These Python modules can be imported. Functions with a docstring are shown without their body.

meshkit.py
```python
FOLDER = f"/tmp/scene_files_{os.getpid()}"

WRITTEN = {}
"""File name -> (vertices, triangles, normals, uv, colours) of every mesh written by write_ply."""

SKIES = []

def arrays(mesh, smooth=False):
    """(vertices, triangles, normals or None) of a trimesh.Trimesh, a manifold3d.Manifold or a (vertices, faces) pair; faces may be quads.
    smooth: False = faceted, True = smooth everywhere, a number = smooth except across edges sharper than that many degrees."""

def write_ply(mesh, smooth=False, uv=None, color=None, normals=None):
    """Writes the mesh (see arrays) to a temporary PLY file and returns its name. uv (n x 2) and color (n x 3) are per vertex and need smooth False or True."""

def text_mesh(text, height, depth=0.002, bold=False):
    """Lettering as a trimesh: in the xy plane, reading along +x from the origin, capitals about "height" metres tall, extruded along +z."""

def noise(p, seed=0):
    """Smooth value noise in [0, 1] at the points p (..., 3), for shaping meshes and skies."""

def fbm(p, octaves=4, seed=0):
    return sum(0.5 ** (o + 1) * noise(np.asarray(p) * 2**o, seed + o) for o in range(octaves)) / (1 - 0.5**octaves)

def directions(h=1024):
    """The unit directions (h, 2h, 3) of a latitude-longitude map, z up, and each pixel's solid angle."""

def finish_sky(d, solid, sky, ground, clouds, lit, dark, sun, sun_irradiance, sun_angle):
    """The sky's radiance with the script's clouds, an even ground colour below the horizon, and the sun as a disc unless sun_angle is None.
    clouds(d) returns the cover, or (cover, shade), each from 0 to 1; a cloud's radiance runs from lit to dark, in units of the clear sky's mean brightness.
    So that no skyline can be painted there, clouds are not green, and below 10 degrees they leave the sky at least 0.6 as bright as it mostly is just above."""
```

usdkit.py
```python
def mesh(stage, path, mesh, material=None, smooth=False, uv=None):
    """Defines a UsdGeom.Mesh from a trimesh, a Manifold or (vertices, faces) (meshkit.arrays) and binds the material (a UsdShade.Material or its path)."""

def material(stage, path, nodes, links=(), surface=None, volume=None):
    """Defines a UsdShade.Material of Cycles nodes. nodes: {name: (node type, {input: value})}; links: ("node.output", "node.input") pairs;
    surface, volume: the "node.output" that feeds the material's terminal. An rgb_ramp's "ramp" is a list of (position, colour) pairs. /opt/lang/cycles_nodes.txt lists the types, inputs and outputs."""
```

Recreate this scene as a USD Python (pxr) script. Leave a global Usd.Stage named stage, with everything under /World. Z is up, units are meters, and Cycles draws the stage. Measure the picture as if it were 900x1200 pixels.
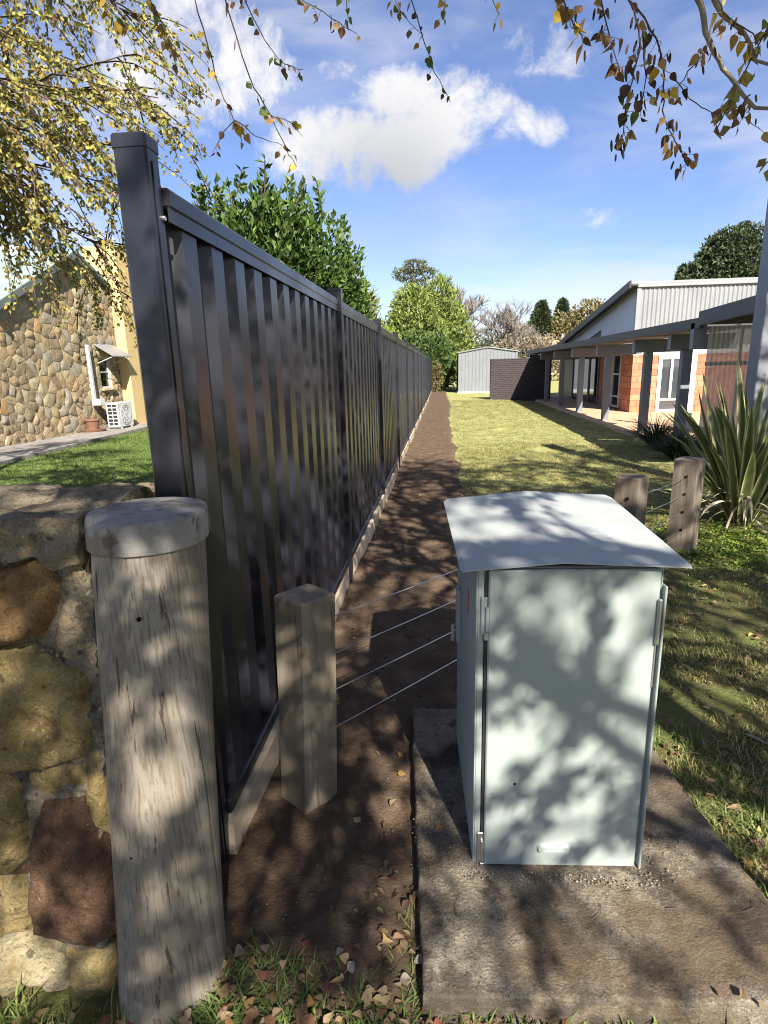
import math, random
import numpy as np, trimesh, usdkit
from scipy.sparse import coo_matrix
from scipy.sparse.csgraph import connected_components
from scipy.spatial import Delaunay, Voronoi, ConvexHull, cKDTree
from shapely.geometry import Polygon, LineString, Point, box as sbox
from shapely import contains_xy
from meshkit import noise, fbm
from pxr import Usd, UsdGeom, UsdLux, UsdShade, Gf, Sdf, Vt

stage = Usd.Stage.CreateInMemory()
UsdGeom.SetStageUpAxis(stage, 'Z'); UsdGeom.SetStageMetersPerUnit(stage, 1.0)
stage.SetDefaultPrim(UsdGeom.Xform.Define(stage, '/World').GetPrim())
UsdGeom.Scope.Define(stage, '/World/Looks')
# ------------------------------------------------------------------ camera, sky, sun, exposure
EXPOSURE = 1.6
SUN_INTENSITY, SKY_STRENGTH = 1.2, 0.052
SUN = np.array([0.44, -1.22, 1.0]); SUN /= np.linalg.norm(SUN)
F, CX, CY, H = 680., 450., 600., 1.52
unit = lambda v: np.asarray(v, float) / np.linalg.norm(v)
_fy = unit([(519 - CX) / F, (430 - CY) / F, 1.]); _dn = unit([(520 - CX) / F, (3350 - CY) / F, 1.])
_up = unit(-_dn + _fy * (_dn @ _fy)); R = np.stack([np.cross(_fy, _up), _fy, _up]); EYE = np.array([0, 0, H])
cam = UsdGeom.Camera.Define(stage, '/World/camera')
cam.CreateHorizontalApertureAttr(36.0); cam.CreateVerticalApertureAttr(48.0); cam.CreateFocalLengthAttr(36.0 * F / 900)
cam.CreateClippingRangeAttr(Gf.Vec2f(0.05, 5000)); cam.CreateExposureAttr(EXPOSURE)
_m = np.eye(4); _m[0, :3], _m[1, :3], _m[2, :3], _m[3, :3] = R[:, 0], -R[:, 1], -R[:, 2], EYE
cam.AddTransformOp().Set(Gf.Matrix4d(_m.tolist()))

def skydir(px, py): return unit(R @ np.array([(px - CX) / F, (py - CY) / F, 1.]))
def at(px, py, y):                        # the point of the plane at depth y that the photograph shows there
    d = R @ np.array([(px - CX) / F, (py - CY) / F, 1.]); return EYE + d * (y / d[1])
def gz(x, y):                             # gentle fall of the lawn towards the school building
    s = lambda t: np.clip(t, 0, 1) ** 2 * (3 - 2 * np.clip(t, 0, 1))
    return -0.1 * s((np.asarray(x, float) - 2) / 2.5) * s((np.asarray(y, float) - 6) / 6)

sun = UsdLux.DistantLight.Define(stage, '/World/sun')
sun.CreateIntensityAttr(SUN_INTENSITY); sun.CreateAngleAttr(0.42); sun.CreateColorAttr(Gf.Vec3f(1, .93, .82))
sun.GetPrim().CreateAttribute('inputs:normalize', Sdf.ValueTypeNames.Bool).Set(True)
_x = unit(np.cross([0, 0, 1], SUN)); _y = np.cross(SUN, _x)
_m = np.eye(4); _m[0, :3], _m[1, :3], _m[2, :3] = _x, _y, SUN; sun.AddTransformOp().Set(Gf.Matrix4d(_m.tolist()))

nodes = {'sky': ('sky_texture', dict(sky_type='single_scattering', sun_disc=False, sun_elevation=math.asin(SUN[2]), sun_rotation=math.atan2(SUN[0], SUN[1]), altitude=700., air_density=1.0, aerosol_density=0.3, ozone_density=2.5)),
         'tc': ('texture_coordinate', {}),
         'big': ('noise_texture', dict(scale=8., detail=11., roughness=.66, distortion=.25)), 'veil': ('noise_texture', dict(scale=3.2, detail=5., roughness=.55, distortion=.4)),
         'vm': ('mapping', dict(scale=(1., 1., 3.5), rotation=(.15, .1, .3)))}
links = [('tc.generated', 'big.vector'), ('tc.generated', 'vm.vector'), ('vm.vector', 'veil.vector')]
blobs = [((425, 178), 112, 48, .95), ((490, 138), 92, 56, .9), ((540, 120), 60, 45, .8), ((605, 150), 60, 30, .58), ((615, 60), 90, 34, .52), ((205, 55), 130, 85, .85), ((395, 85), 30, 16, .3), ((530, 55), 20, 18, .5), ((690, 255), 60, 14, .42), ((560, 330), 90, 14, .42), ((500, 250), 130, 22, .38)]
prev = None
for i, ((px, py), a, b, amp) in enumerate(blobs):
    c = skydir(px, py); r = unit(skydir(px + 5, py) - c); u = unit(np.cross(r, c))
    ca = F / np.linalg.norm([(px - CX), (py - CY), F])
    for n, ax, w in (('u', r, a / F * ca), ('v', u, b / F * ca)):
        nodes[f'{n}{i}'] = ('vector_math', dict(math_type='dot_product', vector2=tuple(ax / w))); links.append(('tc.generated', f'{n}{i}.vector1'))
        nodes[f'{n}s{i}'] = ('math', dict(math_type='multiply')); links += [(f'{n}{i}.value', f'{n}s{i}.value1'), (f'{n}{i}.value', f'{n}s{i}.value2')]
    nodes[f'q{i}'] = ('math', dict(math_type='add')); links += [(f'us{i}.value', f'q{i}.value1'), (f'vs{i}.value', f'q{i}.value2')]
    nodes[f'c{i}'] = ('vector_math', dict(math_type='dot_product', vector2=tuple(c))); links.append(('tc.generated', f'c{i}.vector1'))
    nodes[f'f{i}'] = ('math', dict(math_type='greater_than', value2=.3)); links.append((f'c{i}.value', f'f{i}.value1'))
    nodes[f'e{i}'] = ('map_range', dict(range_type='smoothstep', from_min=1.9, from_max=0., to_min=0., to_max=amp, clamp=True)); links.append((f'q{i}.value', f'e{i}.value'))
    nodes[f'm{i}'] = ('math', dict(math_type='multiply')); links += [(f'e{i}.result', f'm{i}.value1'), (f'f{i}.value', f'm{i}.value2')]
    if prev is None: prev = f'm{i}.value'
    else:
        nodes[f'x{i}'] = ('math', dict(math_type='maximum')); links += [(prev, f'x{i}.value1'), (f'm{i}.value', f'x{i}.value2')]; prev = f'x{i}.value'
# cumulus cover = smoothstep(mask*.75 + noise) ; thin veil everywhere
nodes['bc'] = ('math', dict(math_type='multiply_add', value2=1.6, value3=-.31)); links.append(('big.fac', 'bc.value1'))
nodes['cov'] = ('math', dict(math_type='multiply_add', value2=.62)); links += [(prev, 'cov.value1'), ('bc.value', 'cov.value3')]
nodes['cum'] = ('map_range', dict(range_type='smoothstep', from_min=.73, from_max=1.08, to_min=0., to_max=1., clamp=True)); links.append(('cov.value', 'cum.value'))
nodes['vl'] = ('map_range', dict(range_type='smoothstep', from_min=.36, from_max=.78, to_min=0., to_max=.6, clamp=True)); links.append(('veil.fac', 'vl.value'))
nodes['all'] = ('math', dict(math_type='maximum')); links += [('cum.result', 'all.value1'), ('vl.result', 'all.value2')]
# soft grey in the thick lower half of the main cloud
cc = skydir(455, 250); nodes['g0'] = ('vector_math', dict(math_type='distance', vector2=tuple(cc))); links.append(('tc.generated', 'g0.vector1'))
nodes['g1'] = ('map_range', dict(range_type='smoothstep', from_min=.19, from_max=.03, to_min=0., to_max=.85, clamp=True)); links.append(('g0.value', 'g1.value'))
CL = 6.3
nodes['ccol'] = ('mix_color', dict(a=(CL, CL * .99, CL * 1.0), b=(CL * .55, CL * .585, CL * .64), use_clamp=False)); links.append(('g1.result', 'ccol.fac'))
nodes['tint'] = ('mix_color', dict(blend_type='multiply', fac=1., b=(1.0, .97, 1.16), use_clamp=False)); links.append(('sky.color', 'tint.a'))
nodes['mixc'] = ('mix_color', dict(use_clamp=False)); links += [('all.value', 'mixc.fac'), ('tint.result', 'mixc.a'), ('ccol.result', 'mixc.b')]
nodes['bg'] = ('background_shader', dict(strength=SKY_STRENGTH)); links.append(('mixc.result', 'bg.color'))
dome = UsdLux.DomeLight.Define(stage, '/World/sky'); dome.GetPrim().SetCustomDataByKey('kind', 'structure')
UsdShade.MaterialBindingAPI.Apply(dome.GetPrim()).Bind(usdkit.material(stage, '/World/Looks/sky_air', nodes, links, surface='bg.background'))

# ------------------------------------------------------------------ object helpers
taken, ISLANDS = {}, set()
def numbered(path):
    n = taken.get(path, 0); taken[path] = n + 1
    return path if n == 0 else f'{path}_{n:03d}'
def tag(p, label=None, cat=None, group=None, kind=None):
    for k, v in (('label', label), ('category', cat), ('group', group), ('kind', kind)):
        if v: p.SetCustomDataByKey(k, v)
    return p
def path_of(p): return '/World' if p is None else str(p.GetPath())
def thing(name, label, cat, loc=(0, 0, 0), rz=0., group=None):
    x = UsdGeom.Xform.Define(stage, numbered('/World/' + name)); x.AddTranslateOp().Set(Gf.Vec3d(*map(float, loc)))
    if rz: x.AddRotateZOp().Set(math.degrees(rz))
    return tag(x.GetPrim(), label, cat, group)
def obj(name, mesh, m, parent=None, smooth=False, label=None, cat=None, group=None, kind=None, base=None):
    """one Mesh prim. base: the world position of the thing that holds it, taken off the vertices"""
    v, f = (mesh.vertices, mesh.faces) if hasattr(mesh, 'faces') else mesh
    v = np.asarray(v, float)
    if base is not None: v = v - np.asarray(base, float)
    p = usdkit.mesh(stage, numbered(f'{path_of(parent)}/{name}'), (v, np.asarray(f)), m, smooth=smooth)
    p.CreateDoubleSidedAttr(True)
    if m.GetPath() in ISLANDS:                 # every separate blade or leaf gets its own tone
        f_ = np.asarray(f); nv = len(v); _, comp = connected_components(coo_matrix((np.ones(len(f_) * 2), (np.r_[f_[:, 0], f_[:, 1]], np.r_[f_[:, 1], f_[:, 2]])), shape=(nv, nv)), directed=False)
        UsdGeom.PrimvarsAPI(p).CreatePrimvar('tone', Sdf.ValueTypeNames.FloatArray, 'vertex').Set(Vt.FloatArray.FromNumpy(np.random.default_rng(nv).random(comp.max() + 1)[comp].astype(np.float32)))
    return tag(p.GetPrim(), label, cat, group, kind)
def dup(src, loc, rz, label=None, group=None, scale=1.):
    x = UsdGeom.Xform.Define(stage, numbered('/World/' + str(src.GetPath()).split('/')[-1].rstrip('0123456789').rstrip('_')))
    x.AddTranslateOp().Set(Gf.Vec3d(*map(float, loc))); x.AddRotateZOp().Set(math.degrees(rz)); x.AddScaleOp().Set(Gf.Vec3f(scale, scale, scale))
    p = x.GetPrim(); p.GetReferences().AddInternalReference(src.GetPath()); p.SetInstanceable(True)
    return tag(p, label or src.GetCustomDataByKey('label'), src.GetCustomDataByKey('category'), group or src.GetCustomDataByKey('group'))
def cat(*ms):
    V, Fc, n = [], [], 0
    for m in ms:
        v, f = (m.vertices, m.faces) if hasattr(m, 'faces') else m
        f = np.asarray(f)
        if f.shape[1] == 4: f = np.vstack([f[:, [0, 1, 2]], f[:, [0, 2, 3]]])
        V.append(np.asarray(v, float)); Fc.append(f + n); n += len(v)
    return np.vstack(V), np.vstack(Fc)
BOXF = np.array([[0, 2, 3, 1], [4, 5, 7, 6], [0, 1, 5, 4], [2, 6, 7, 3], [0, 4, 6, 2], [1, 3, 7, 5]])
def bx(x0, x1, y0, y1, z0, z1):
    v = np.array([[x, y, z] for z in (z0, z1) for y in (y0, y1) for x in (x0, x1)], float)
    f = np.array([[0, 2, 3, 1], [4, 5, 7, 6], [0, 1, 5, 4], [2, 6, 7, 3], [0, 4, 6, 2], [1, 3, 7, 5]])
    return v, np.vstack([f[:, [0, 1, 2]], f[:, [0, 2, 3]]])
def bb(x0, x1, y0, y1, z0, z1, b=.004):
    """box with chamfered edges"""
    pts = []
    for sx in (0, 1):
        for sy in (0, 1):
            for sz in (0, 1):
                c = np.array([x1 if sx else x0, y1 if sy else y0, z1 if sz else z0], float); d = np.array([-b if s else b for s in (sx, sy, sz)])
                for k in range(3):
                    q = c + d; q[k] = c[k]; pts.append(q)
    return hull(pts)
def hull(pts):
    pts = np.asarray(pts, float); h = ConvexHull(pts); c = pts.mean(0); f = h.simplices.copy()
    n = np.cross(pts[f[:, 1]] - pts[f[:, 0]], pts[f[:, 2]] - pts[f[:, 0]]); flip = ((pts[f[:, 0]] - c) * n).sum(1) < 0
    f[flip] = f[flip][:, ::-1]
    return pts, f
def tubes(P, r, sides=4):
    """many polylines at once: P (n, m, 3), r (n, m)"""
    P = np.asarray(P, float); n, m, _ = P.shape; r = np.broadcast_to(r, (n, m))
    T = np.gradient(P, axis=1); T /= np.linalg.norm(T, axis=2, keepdims=True) + 1e-12
    ref = np.where(np.abs(T[..., 2:]) < .9, [0, 0, 1.], [1., 0, 0]); A = np.cross(T, ref); A /= np.linalg.norm(A, axis=2, keepdims=True) + 1e-12; B = np.cross(T, A)
    an = np.arange(sides) * 2 * np.pi / sides
    V = P[:, :, None] + r[:, :, None, None] * (np.cos(an)[None, None, :, None] * A[:, :, None] + np.sin(an)[None, None, :, None] * B[:, :, None])
    i, j, k = np.meshgrid(np.arange(n), np.arange(m - 1), np.arange(sides), indexing='ij'); k2 = (k + 1) % sides
    idx = lambda jj, kk: (i * m + jj) * sides + kk
    q = np.stack([idx(j, k), idx(j, k2), idx(j + 1, k2), idx(j + 1, k)], -1).reshape(-1, 4)
    return V.reshape(-1, 3), np.vstack([q[:, [0, 1, 2]], q[:, [0, 2, 3]]])
def tube(pts, r, sides=8, cap=True):
    v, f = tubes([pts], np.broadcast_to(r, (1, len(pts))), sides)
    if cap:
        n, m = len(v), len(pts)
        v = np.vstack([v, [pts[0]], [pts[-1]]]); k = np.arange(sides); l = (m - 1) * sides
        f = np.vstack([f, np.stack([np.full(sides, n), (k + 1) % sides, k], 1), np.stack([np.full(sides, n + 1), l + k, l + (k + 1) % sides], 1)])
    return v, f
def prism(poly, a, b, axes='xzy'):
    """shapely polygon in the first two axes, extruded along the third from a to b"""
    m = trimesh.creation.extrude_polygon(poly, b - a, engine='earcut'); v = np.array(m.vertices); v[:, 2] += a
    out = np.zeros_like(v)
    for k, ax in enumerate(axes): out[:, 'xyz'.index(ax)] = v[:, k]
    f = np.array(m.faces)
    if axes in ('xzy', 'yxz', 'zyx'): f = f[:, ::-1]
    return out, f
def grid(x0, x1, y0, y1, nx, ny, zf=None):
    xs, ys = np.linspace(x0, x1, nx + 1), np.linspace(y0, y1, ny + 1); X, Y = np.meshgrid(xs, ys)
    Z = zf(X, Y) if zf else np.zeros_like(X)
    i, j = np.meshgrid(np.arange(nx), np.arange(ny)); a = j * (nx + 1) + i
    q = np.stack([a, a + 1, a + nx + 2, a + nx + 1], -1).reshape(-1, 4)
    return np.stack([X, Y, Z], -1).reshape(-1, 3), np.vstack([q[:, [0, 1, 2]], q[:, [0, 2, 3]]])
def rotz(m, a, c=(0, 0, 0)):
    v, f = (m.vertices, m.faces) if hasattr(m, 'faces') else m
    v = np.asarray(v, float) - c; s, co = math.sin(a), math.cos(a)
    return np.stack([v[:, 0] * co - v[:, 1] * s, v[:, 0] * s + v[:, 1] * co, v[:, 2]], 1) + c, f
def rock(poly, depth, seed, step=.02, edge=.03, rough=.5, nscale=14.):
    """a stone seen from its front: polygon (u, v) -> height field w standing depth proud, with rounded, uneven edges"""
    poly = poly.buffer(-.002)
    if poly.geom_type != 'Polygon': poly = max(poly.geoms, key=lambda g: g.area)
    n = max(8, int(poly.length / step)); bd = np.array([poly.exterior.interpolate(t, normalized=True).coords[0] for t in np.linspace(0, 1, n, endpoint=False)])
    x0, y0, x1, y1 = poly.bounds; rng = np.random.default_rng(seed)
    gx, gy = np.meshgrid(np.arange(x0, x1, step), np.arange(y0, y1, step)); g = np.stack([gx.ravel(), gy.ravel()], 1) + rng.uniform(-.25, .25, (gx.size, 2)) * step
    inner = poly.buffer(-step * .55); g = g[contains_xy(inner, g[:, 0], g[:, 1])] if not inner.is_empty else g[:0]
    p = np.vstack([bd, g]); tri = Delaunay(p).simplices; c = p[tri].mean(1); tri = tri[contains_xy(poly.buffer(1e-4), c[:, 0], c[:, 1])]
    a = p[tri]; area = np.cross(a[:, 1] - a[:, 0], a[:, 2] - a[:, 0]); tri = np.where((area < 0)[:, None], tri[:, ::-1], tri)
    if not len(g): g = np.array(poly.centroid.coords); p = np.vstack([bd, g]); tri = np.stack([np.arange(n), np.roll(np.arange(n), -1), np.full(n, n)], 1); tri = tri if poly.exterior.is_ccw else tri[:, ::-1]
    d = np.concatenate([np.zeros(len(bd)), [poly.exterior.distance(Point(q)) for q in g]])
    q3 = np.column_stack([p * nscale, np.full(len(p), seed * 3.7)])
    pl_ = rng.normal(size=(6, 2)) * .55; cn = p - p.mean(0); fac = np.min([.75 + .35 * rng.random() + cn @ k_ / max(depth, .03) * .22 for k_ in pl_], axis=0)
    w = depth * (1 - np.exp(-d / edge)) * np.clip(fac, .35, 1.1) * (1 + rough * (fbm(q3) - .5) * 2) + (d > 0) * depth * .16 * (noise(q3 * 5) - .5) + depth * .3 * (noise(q3 * .35) - .5) * (d > 0)
    k = np.arange(n); b2 = len(p) + k
    skirt = np.vstack([np.stack([k, b2, np.roll(b2, -1)], 1), np.stack([k, np.roll(b2, -1), np.roll(k, -1)], 1)])
    return np.vstack([np.column_stack([p, w]), np.column_stack([bd, np.full(n, -.02)])]), np.vstack([tri, skirt])
def leaves(P, D, N, L, W, fold=.25, shape=4):
    """folded leaf blades: base P, direction D, face normal N, length L, width W (all per leaf)"""
    n = len(P); D = D / (np.linalg.norm(D, axis=1, keepdims=True) + 1e-9); S = np.cross(D, N); S /= np.linalg.norm(S, axis=1, keepdims=True) + 1e-9; U = np.cross(S, D)
    L, W = np.broadcast_to(L, (n,))[:, None], np.broadcast_to(W, (n,))[:, None]
    if shape == 4:
        rows = [P, P + D * L * .42 + S * W * .5 + U * W * fold, P + D * L - U * L * .12, P + D * L * .42 - S * W * .5 + U * W * fold]; fc = [[0, 1, 2], [0, 2, 3]]
    elif shape == 13:
        ts, ws, hs = (0, .08, .2, .34, .5, .68, .85, 1.), (0, .3, .47, .5, .42, .28, .12, 0), (0, .3, .42, .4, .3, .2, .1, 0); m_ = 8
        mid = [P + D * L * t - U * L * .14 * t * t for t in ts]
        rows = mid + [mid[k] + S * W * ws[k] + U * W * fold * hs[k] * 2 for k in range(1, 7)] + [mid[k] - S * W * ws[k] + U * W * fold * hs[k] * 2 for k in range(1, 7)]
        fc = [[0, 8, 1], [0, 1, 14], [6, 13, 7], [6, 7, 19]]
        for k in range(1, 6): fc += [[k, k + 7, k + 8], [k, k + 8, k + 1], [k, k + 14, k + 13], [k, k + 1, k + 14]]
    else:
        pr = ((.0, 0., .0), (.22, .42, .3), (.45, .5, .35), (.75, .26, .2), (1., 0., -.5))
        mid = [P + D * L * t - U * L * .1 * t * t for t in (0, .22, .45, .75, 1.)]
        rows = mid + [mid[k] + S * W * pr[k][1] + U * W * fold * pr[k][2] * 2 for k in (1, 2, 3)] + [mid[k] - S * W * pr[k][1] + U * W * fold * pr[k][2] * 2 for k in (1, 2, 3)]
        fc = [[0, 5, 1], [1, 5, 6], [1, 6, 2], [2, 6, 7], [2, 7, 3], [3, 7, 4], [0, 1, 8], [1, 9, 8], [1, 2, 9], [2, 10, 9], [2, 3, 10], [3, 4, 10]]
    k = len(rows); V = np.stack(rows, 1).reshape(-1, 3); f = (np.arange(n)[:, None, None] * k + np.array(fc)[None]).reshape(-1, 3)
    return V, f
def rdirs(rng, n):
    v = rng.normal(size=(n, 3)); return v / np.linalg.norm(v, axis=1, keepdims=True)

# ------------------------------------------------------------------ materials
GAIN = dict(soil=1.5, lawn=2.0, garden_lawn=1.5, grass_blade_dry=1.7, grass_blade_green=1.35, old_concrete=.95, weathered_log=.7, weathered_log_cap=.64, treated_pine_grey=.85, cabinet_paint=.5, cabinet_lid_paint=.66, shed_steel=.43, corrugated_zinc=.5, white_paint=.6, ochre_render=.82,
            red_block_a=.85, red_block_b=.85, red_block_c=.85, laurel_foliage=.95, lance_foliage=1.6, lime_foliage=1.25, conifer_foliage=2., ivy_foliage=1.4, pine_foliage=1.3, gum_foliage=1.4, birch_leaf=1.5, dry_mauve_foliage=1.2, autumn_foliage=1.2, stone_slate=1.0, stone_orange=.75, stone_yellow=.62, stone_dark_red=.75, stone_cream=.6, wall_mortar=.62, birch_bark=.55, pale_blue_grey_sheet=.62)
GAIN.update({f'cottage_stone_{c}': .85 for c in 'abcde'})
def mat(name, stops, scale=5., detail=6., nrough=.6, rough=.7, spec=.3, bump=0., bscale=None, bdist=.01, stretch=(1, 1, 1), over=(), metallic=0., rot=(0, 0, 0), island=False, translucent=0., tr_col=None, roughs=None, coord='geometry.position', bdetail=8.):
    gn = GAIN.get(name, 1.); sc_ = lambda c: tuple(min(.8, q * gn) for q in c); stops = [(p, sc_(c)) for p, c in stops]; over = [(*o[:5], sc_(o[5]), o[6]) for o in over]
    n = {'geo': ('geometry', {}), 'tone': ('attribute', dict(attribute='tone')), 'tc': ('texture_coordinate', {}), 'map': ('mapping', dict(scale=stretch, rotation=rot)), 'noi': ('noise_texture', dict(scale=scale, detail=detail, roughness=nrough)),
         'ramp': ('rgb_ramp', dict(ramp=list(stops))), 'p': ('principled_bsdf', dict(roughness=rough, specular_ior_level=spec, metallic=metallic))}
    src = {'geometry.position': 'geo.position', 'object': 'tc.object'}[coord]
    l = [(src, 'map.vector'), ('map.vector', 'noi.vector'), ('tone.fac' if island else 'noi.fac', 'ramp.fac')]
    col = 'ramp.color'
    for k, o in enumerate(over):       # (kind, scale, stretch, from, to, colour, strength)
        kind, sc, st, a, b, c, s = o
        n[f'om{k}'] = ('mapping', dict(scale=st, location=(k * 3.1, k * 1.7, k * .9), rotation=rot))
        n[f'on{k}'] = ('voronoi_texture', dict(scale=sc)) if kind == 'voronoi' else ('voronoi_texture', dict(scale=sc, feature='distance_to_edge')) if kind == 'edge' else ('noise_texture', dict(scale=sc, detail=7., roughness=.65, distortion=.3 if kind == 'swirl' else 0.))
        n[f'or{k}'] = ('map_range', dict(range_type='smoothstep', from_min=a, from_max=b, to_min=0., to_max=s, clamp=True))
        n[f'ox{k}'] = ('mix_color', dict(b=c)); l += [(src, f'om{k}.vector'), (f'om{k}.vector', f'on{k}.vector'), (f'on{k}.' + ('distance' if kind in ('voronoi', 'edge') else 'fac'), f'or{k}.value'), (f'or{k}.result', f'ox{k}.fac'), (col, f'ox{k}.a')]
        col = f'ox{k}.result'
    l.append((col, 'p.base_color'))
    if roughs:
        n['rr'] = ('map_range', dict(from_min=.3, from_max=.7, to_min=roughs[0], to_max=roughs[1], clamp=True)); l += [('noi.fac', 'rr.value'), ('rr.result', 'p.roughness')]
    if bump:
        n['bn'] = ('noise_texture', dict(scale=bscale or scale * 4, detail=bdetail, roughness=.65)); n['b'] = ('bump', dict(strength=bump, distance=bdist))
        l += [('map.vector', 'bn.vector'), ('bn.fac', 'b.height'), ('b.normal', 'p.normal')]
    surf = 'p.BSDF'
    if translucent:
        n['t'] = ('translucent_bsdf', dict(color=tr_col or (.3, .35, .05))); n['mx'] = ('mix_closure', dict(fac=translucent)); l += [('p.BSDF', 'mx.closure1'), ('t.BSDF', 'mx.closure2')]; surf = 'mx.closure'
        if tr_col is None: l.append((col, 't.color'))
    if not island: n.pop('tone')
    made = usdkit.material(stage, '/World/Looks/' + name, n, l, surface=surf)
    if island: ISLANDS.add(made.GetPath())
    return made

M = {}
M['soil'] = mat('soil', [(.25, (.045, .031, .02)), (.55, (.076, .053, .036)), (.8, (.12, .087, .06))], 7, 9, rough=.95, spec=.1, bump=.9, bscale=60, bdist=.012, over=[('voronoi', 90, (1, 1, 1), .16, .06, (.22, .16, .11), .5), ('noise', 1.2, (1, 1, 1), .5, .75, (.05, .03, .022), .5)])
M['lawn'] = mat('lawn', [(.2, (.055, .055, .018)), (.42, (.125, .125, .036)), (.6, (.2, .19, .058)), (.85, (.26, .22, .085))], 2.2, 9, .7, rough=.95, spec=.1, bump=1., bscale=55, bdist=.02, over=[('noise', .9, (1, 1, 1), .52, .72, (.17, .105, .05), .55), ('noise', 34, (1, 1, 1), .52, .7, (.07, .075, .018), .6)])
n = {'geo': ('geometry', {}), 'n1': ('noise_texture', dict(scale=2.4, detail=8., roughness=.7)), 'n2': ('noise_texture', dict(scale=38., detail=6., roughness=.7)), 'r1': ('rgb_ramp', dict(ramp=[(.25, (.14, .14, .05)), (.42, (.255, .265, .095)), (.6, (.35, .34, .14)), (.85, (.44, .4, .2))])),
     'r2': ('rgb_ramp', dict(ramp=[(.3, (.06, .05, .028)), (.45, (.12, .105, .045)), (.58, (.11, .13, .04)), (.75, (.2, .175, .07))])), 'x': ('separate_xyz', {}), 'ay': ('math', dict(math_type='multiply_add', value2=5.)), 'mr': ('map_range', dict(range_type='smoothstep', from_min=11., from_max=7.5, to_min=0., to_max=.95, clamp=True)),
     'mx': ('mix_color', {}), 'ov': ('map_range', dict(range_type='smoothstep', from_min=.52, from_max=.72, to_min=0., to_max=.55, clamp=True)), 'mo': ('mix_color', dict(b=(.09, .085, .03))), 'b': ('bump', dict(strength=1., distance=.025)), 'p': ('principled_bsdf', dict(roughness=.95, specular_ior_level=.1))}
M['lawn'] = usdkit.material(stage, '/World/Looks/dry_lawn', n, [('geo.position', 'n1.vector'), ('geo.position', 'n2.vector'), ('n1.fac', 'r1.fac'), ('n1.fac', 'r2.fac'), ('geo.position', 'x.vector'), ('n1.fac', 'ay.value1'), ('x.y', 'ay.value3'), ('ay.value', 'mr.value'), ('mr.result', 'mx.fac'), ('r1.color', 'mx.a'), ('r2.color', 'mx.b'), ('n2.fac', 'ov.value'), ('ov.result', 'mo.fac'), ('mx.result', 'mo.a'), ('mo.result', 'p.base_color'), ('n2.fac', 'b.height'), ('b.normal', 'p.normal')], surface='p.BSDF')
M['garden_lawn'] = mat('garden_lawn', [(.2, (.035, .055, .012)), (.5, (.075, .105, .025)), (.8, (.13, .16, .045))], 1.8, 9, .7, rough=.95, spec=.1, bump=1., bscale=50, bdist=.02, over=[('noise', 30, (1, 1, 1), .5, .7, (.03, .06, .01), .6)])
M['blade_dry'] = mat('grass_blade_dry', [(0, (.06, .07, .02)), (.35, (.12, .135, .042)), (.7, (.185, .175, .07)), (1, (.25, .2, .1))], island=True, rough=.7, spec=.25, translucent=.3)
M['blade_green'] = mat('grass_blade_green', [(0, (.035, .065, .014)), (.5, (.085, .125, .03)), (1, (.16, .19, .06))], island=True, rough=.65, spec=.3, translucent=.3)
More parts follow.
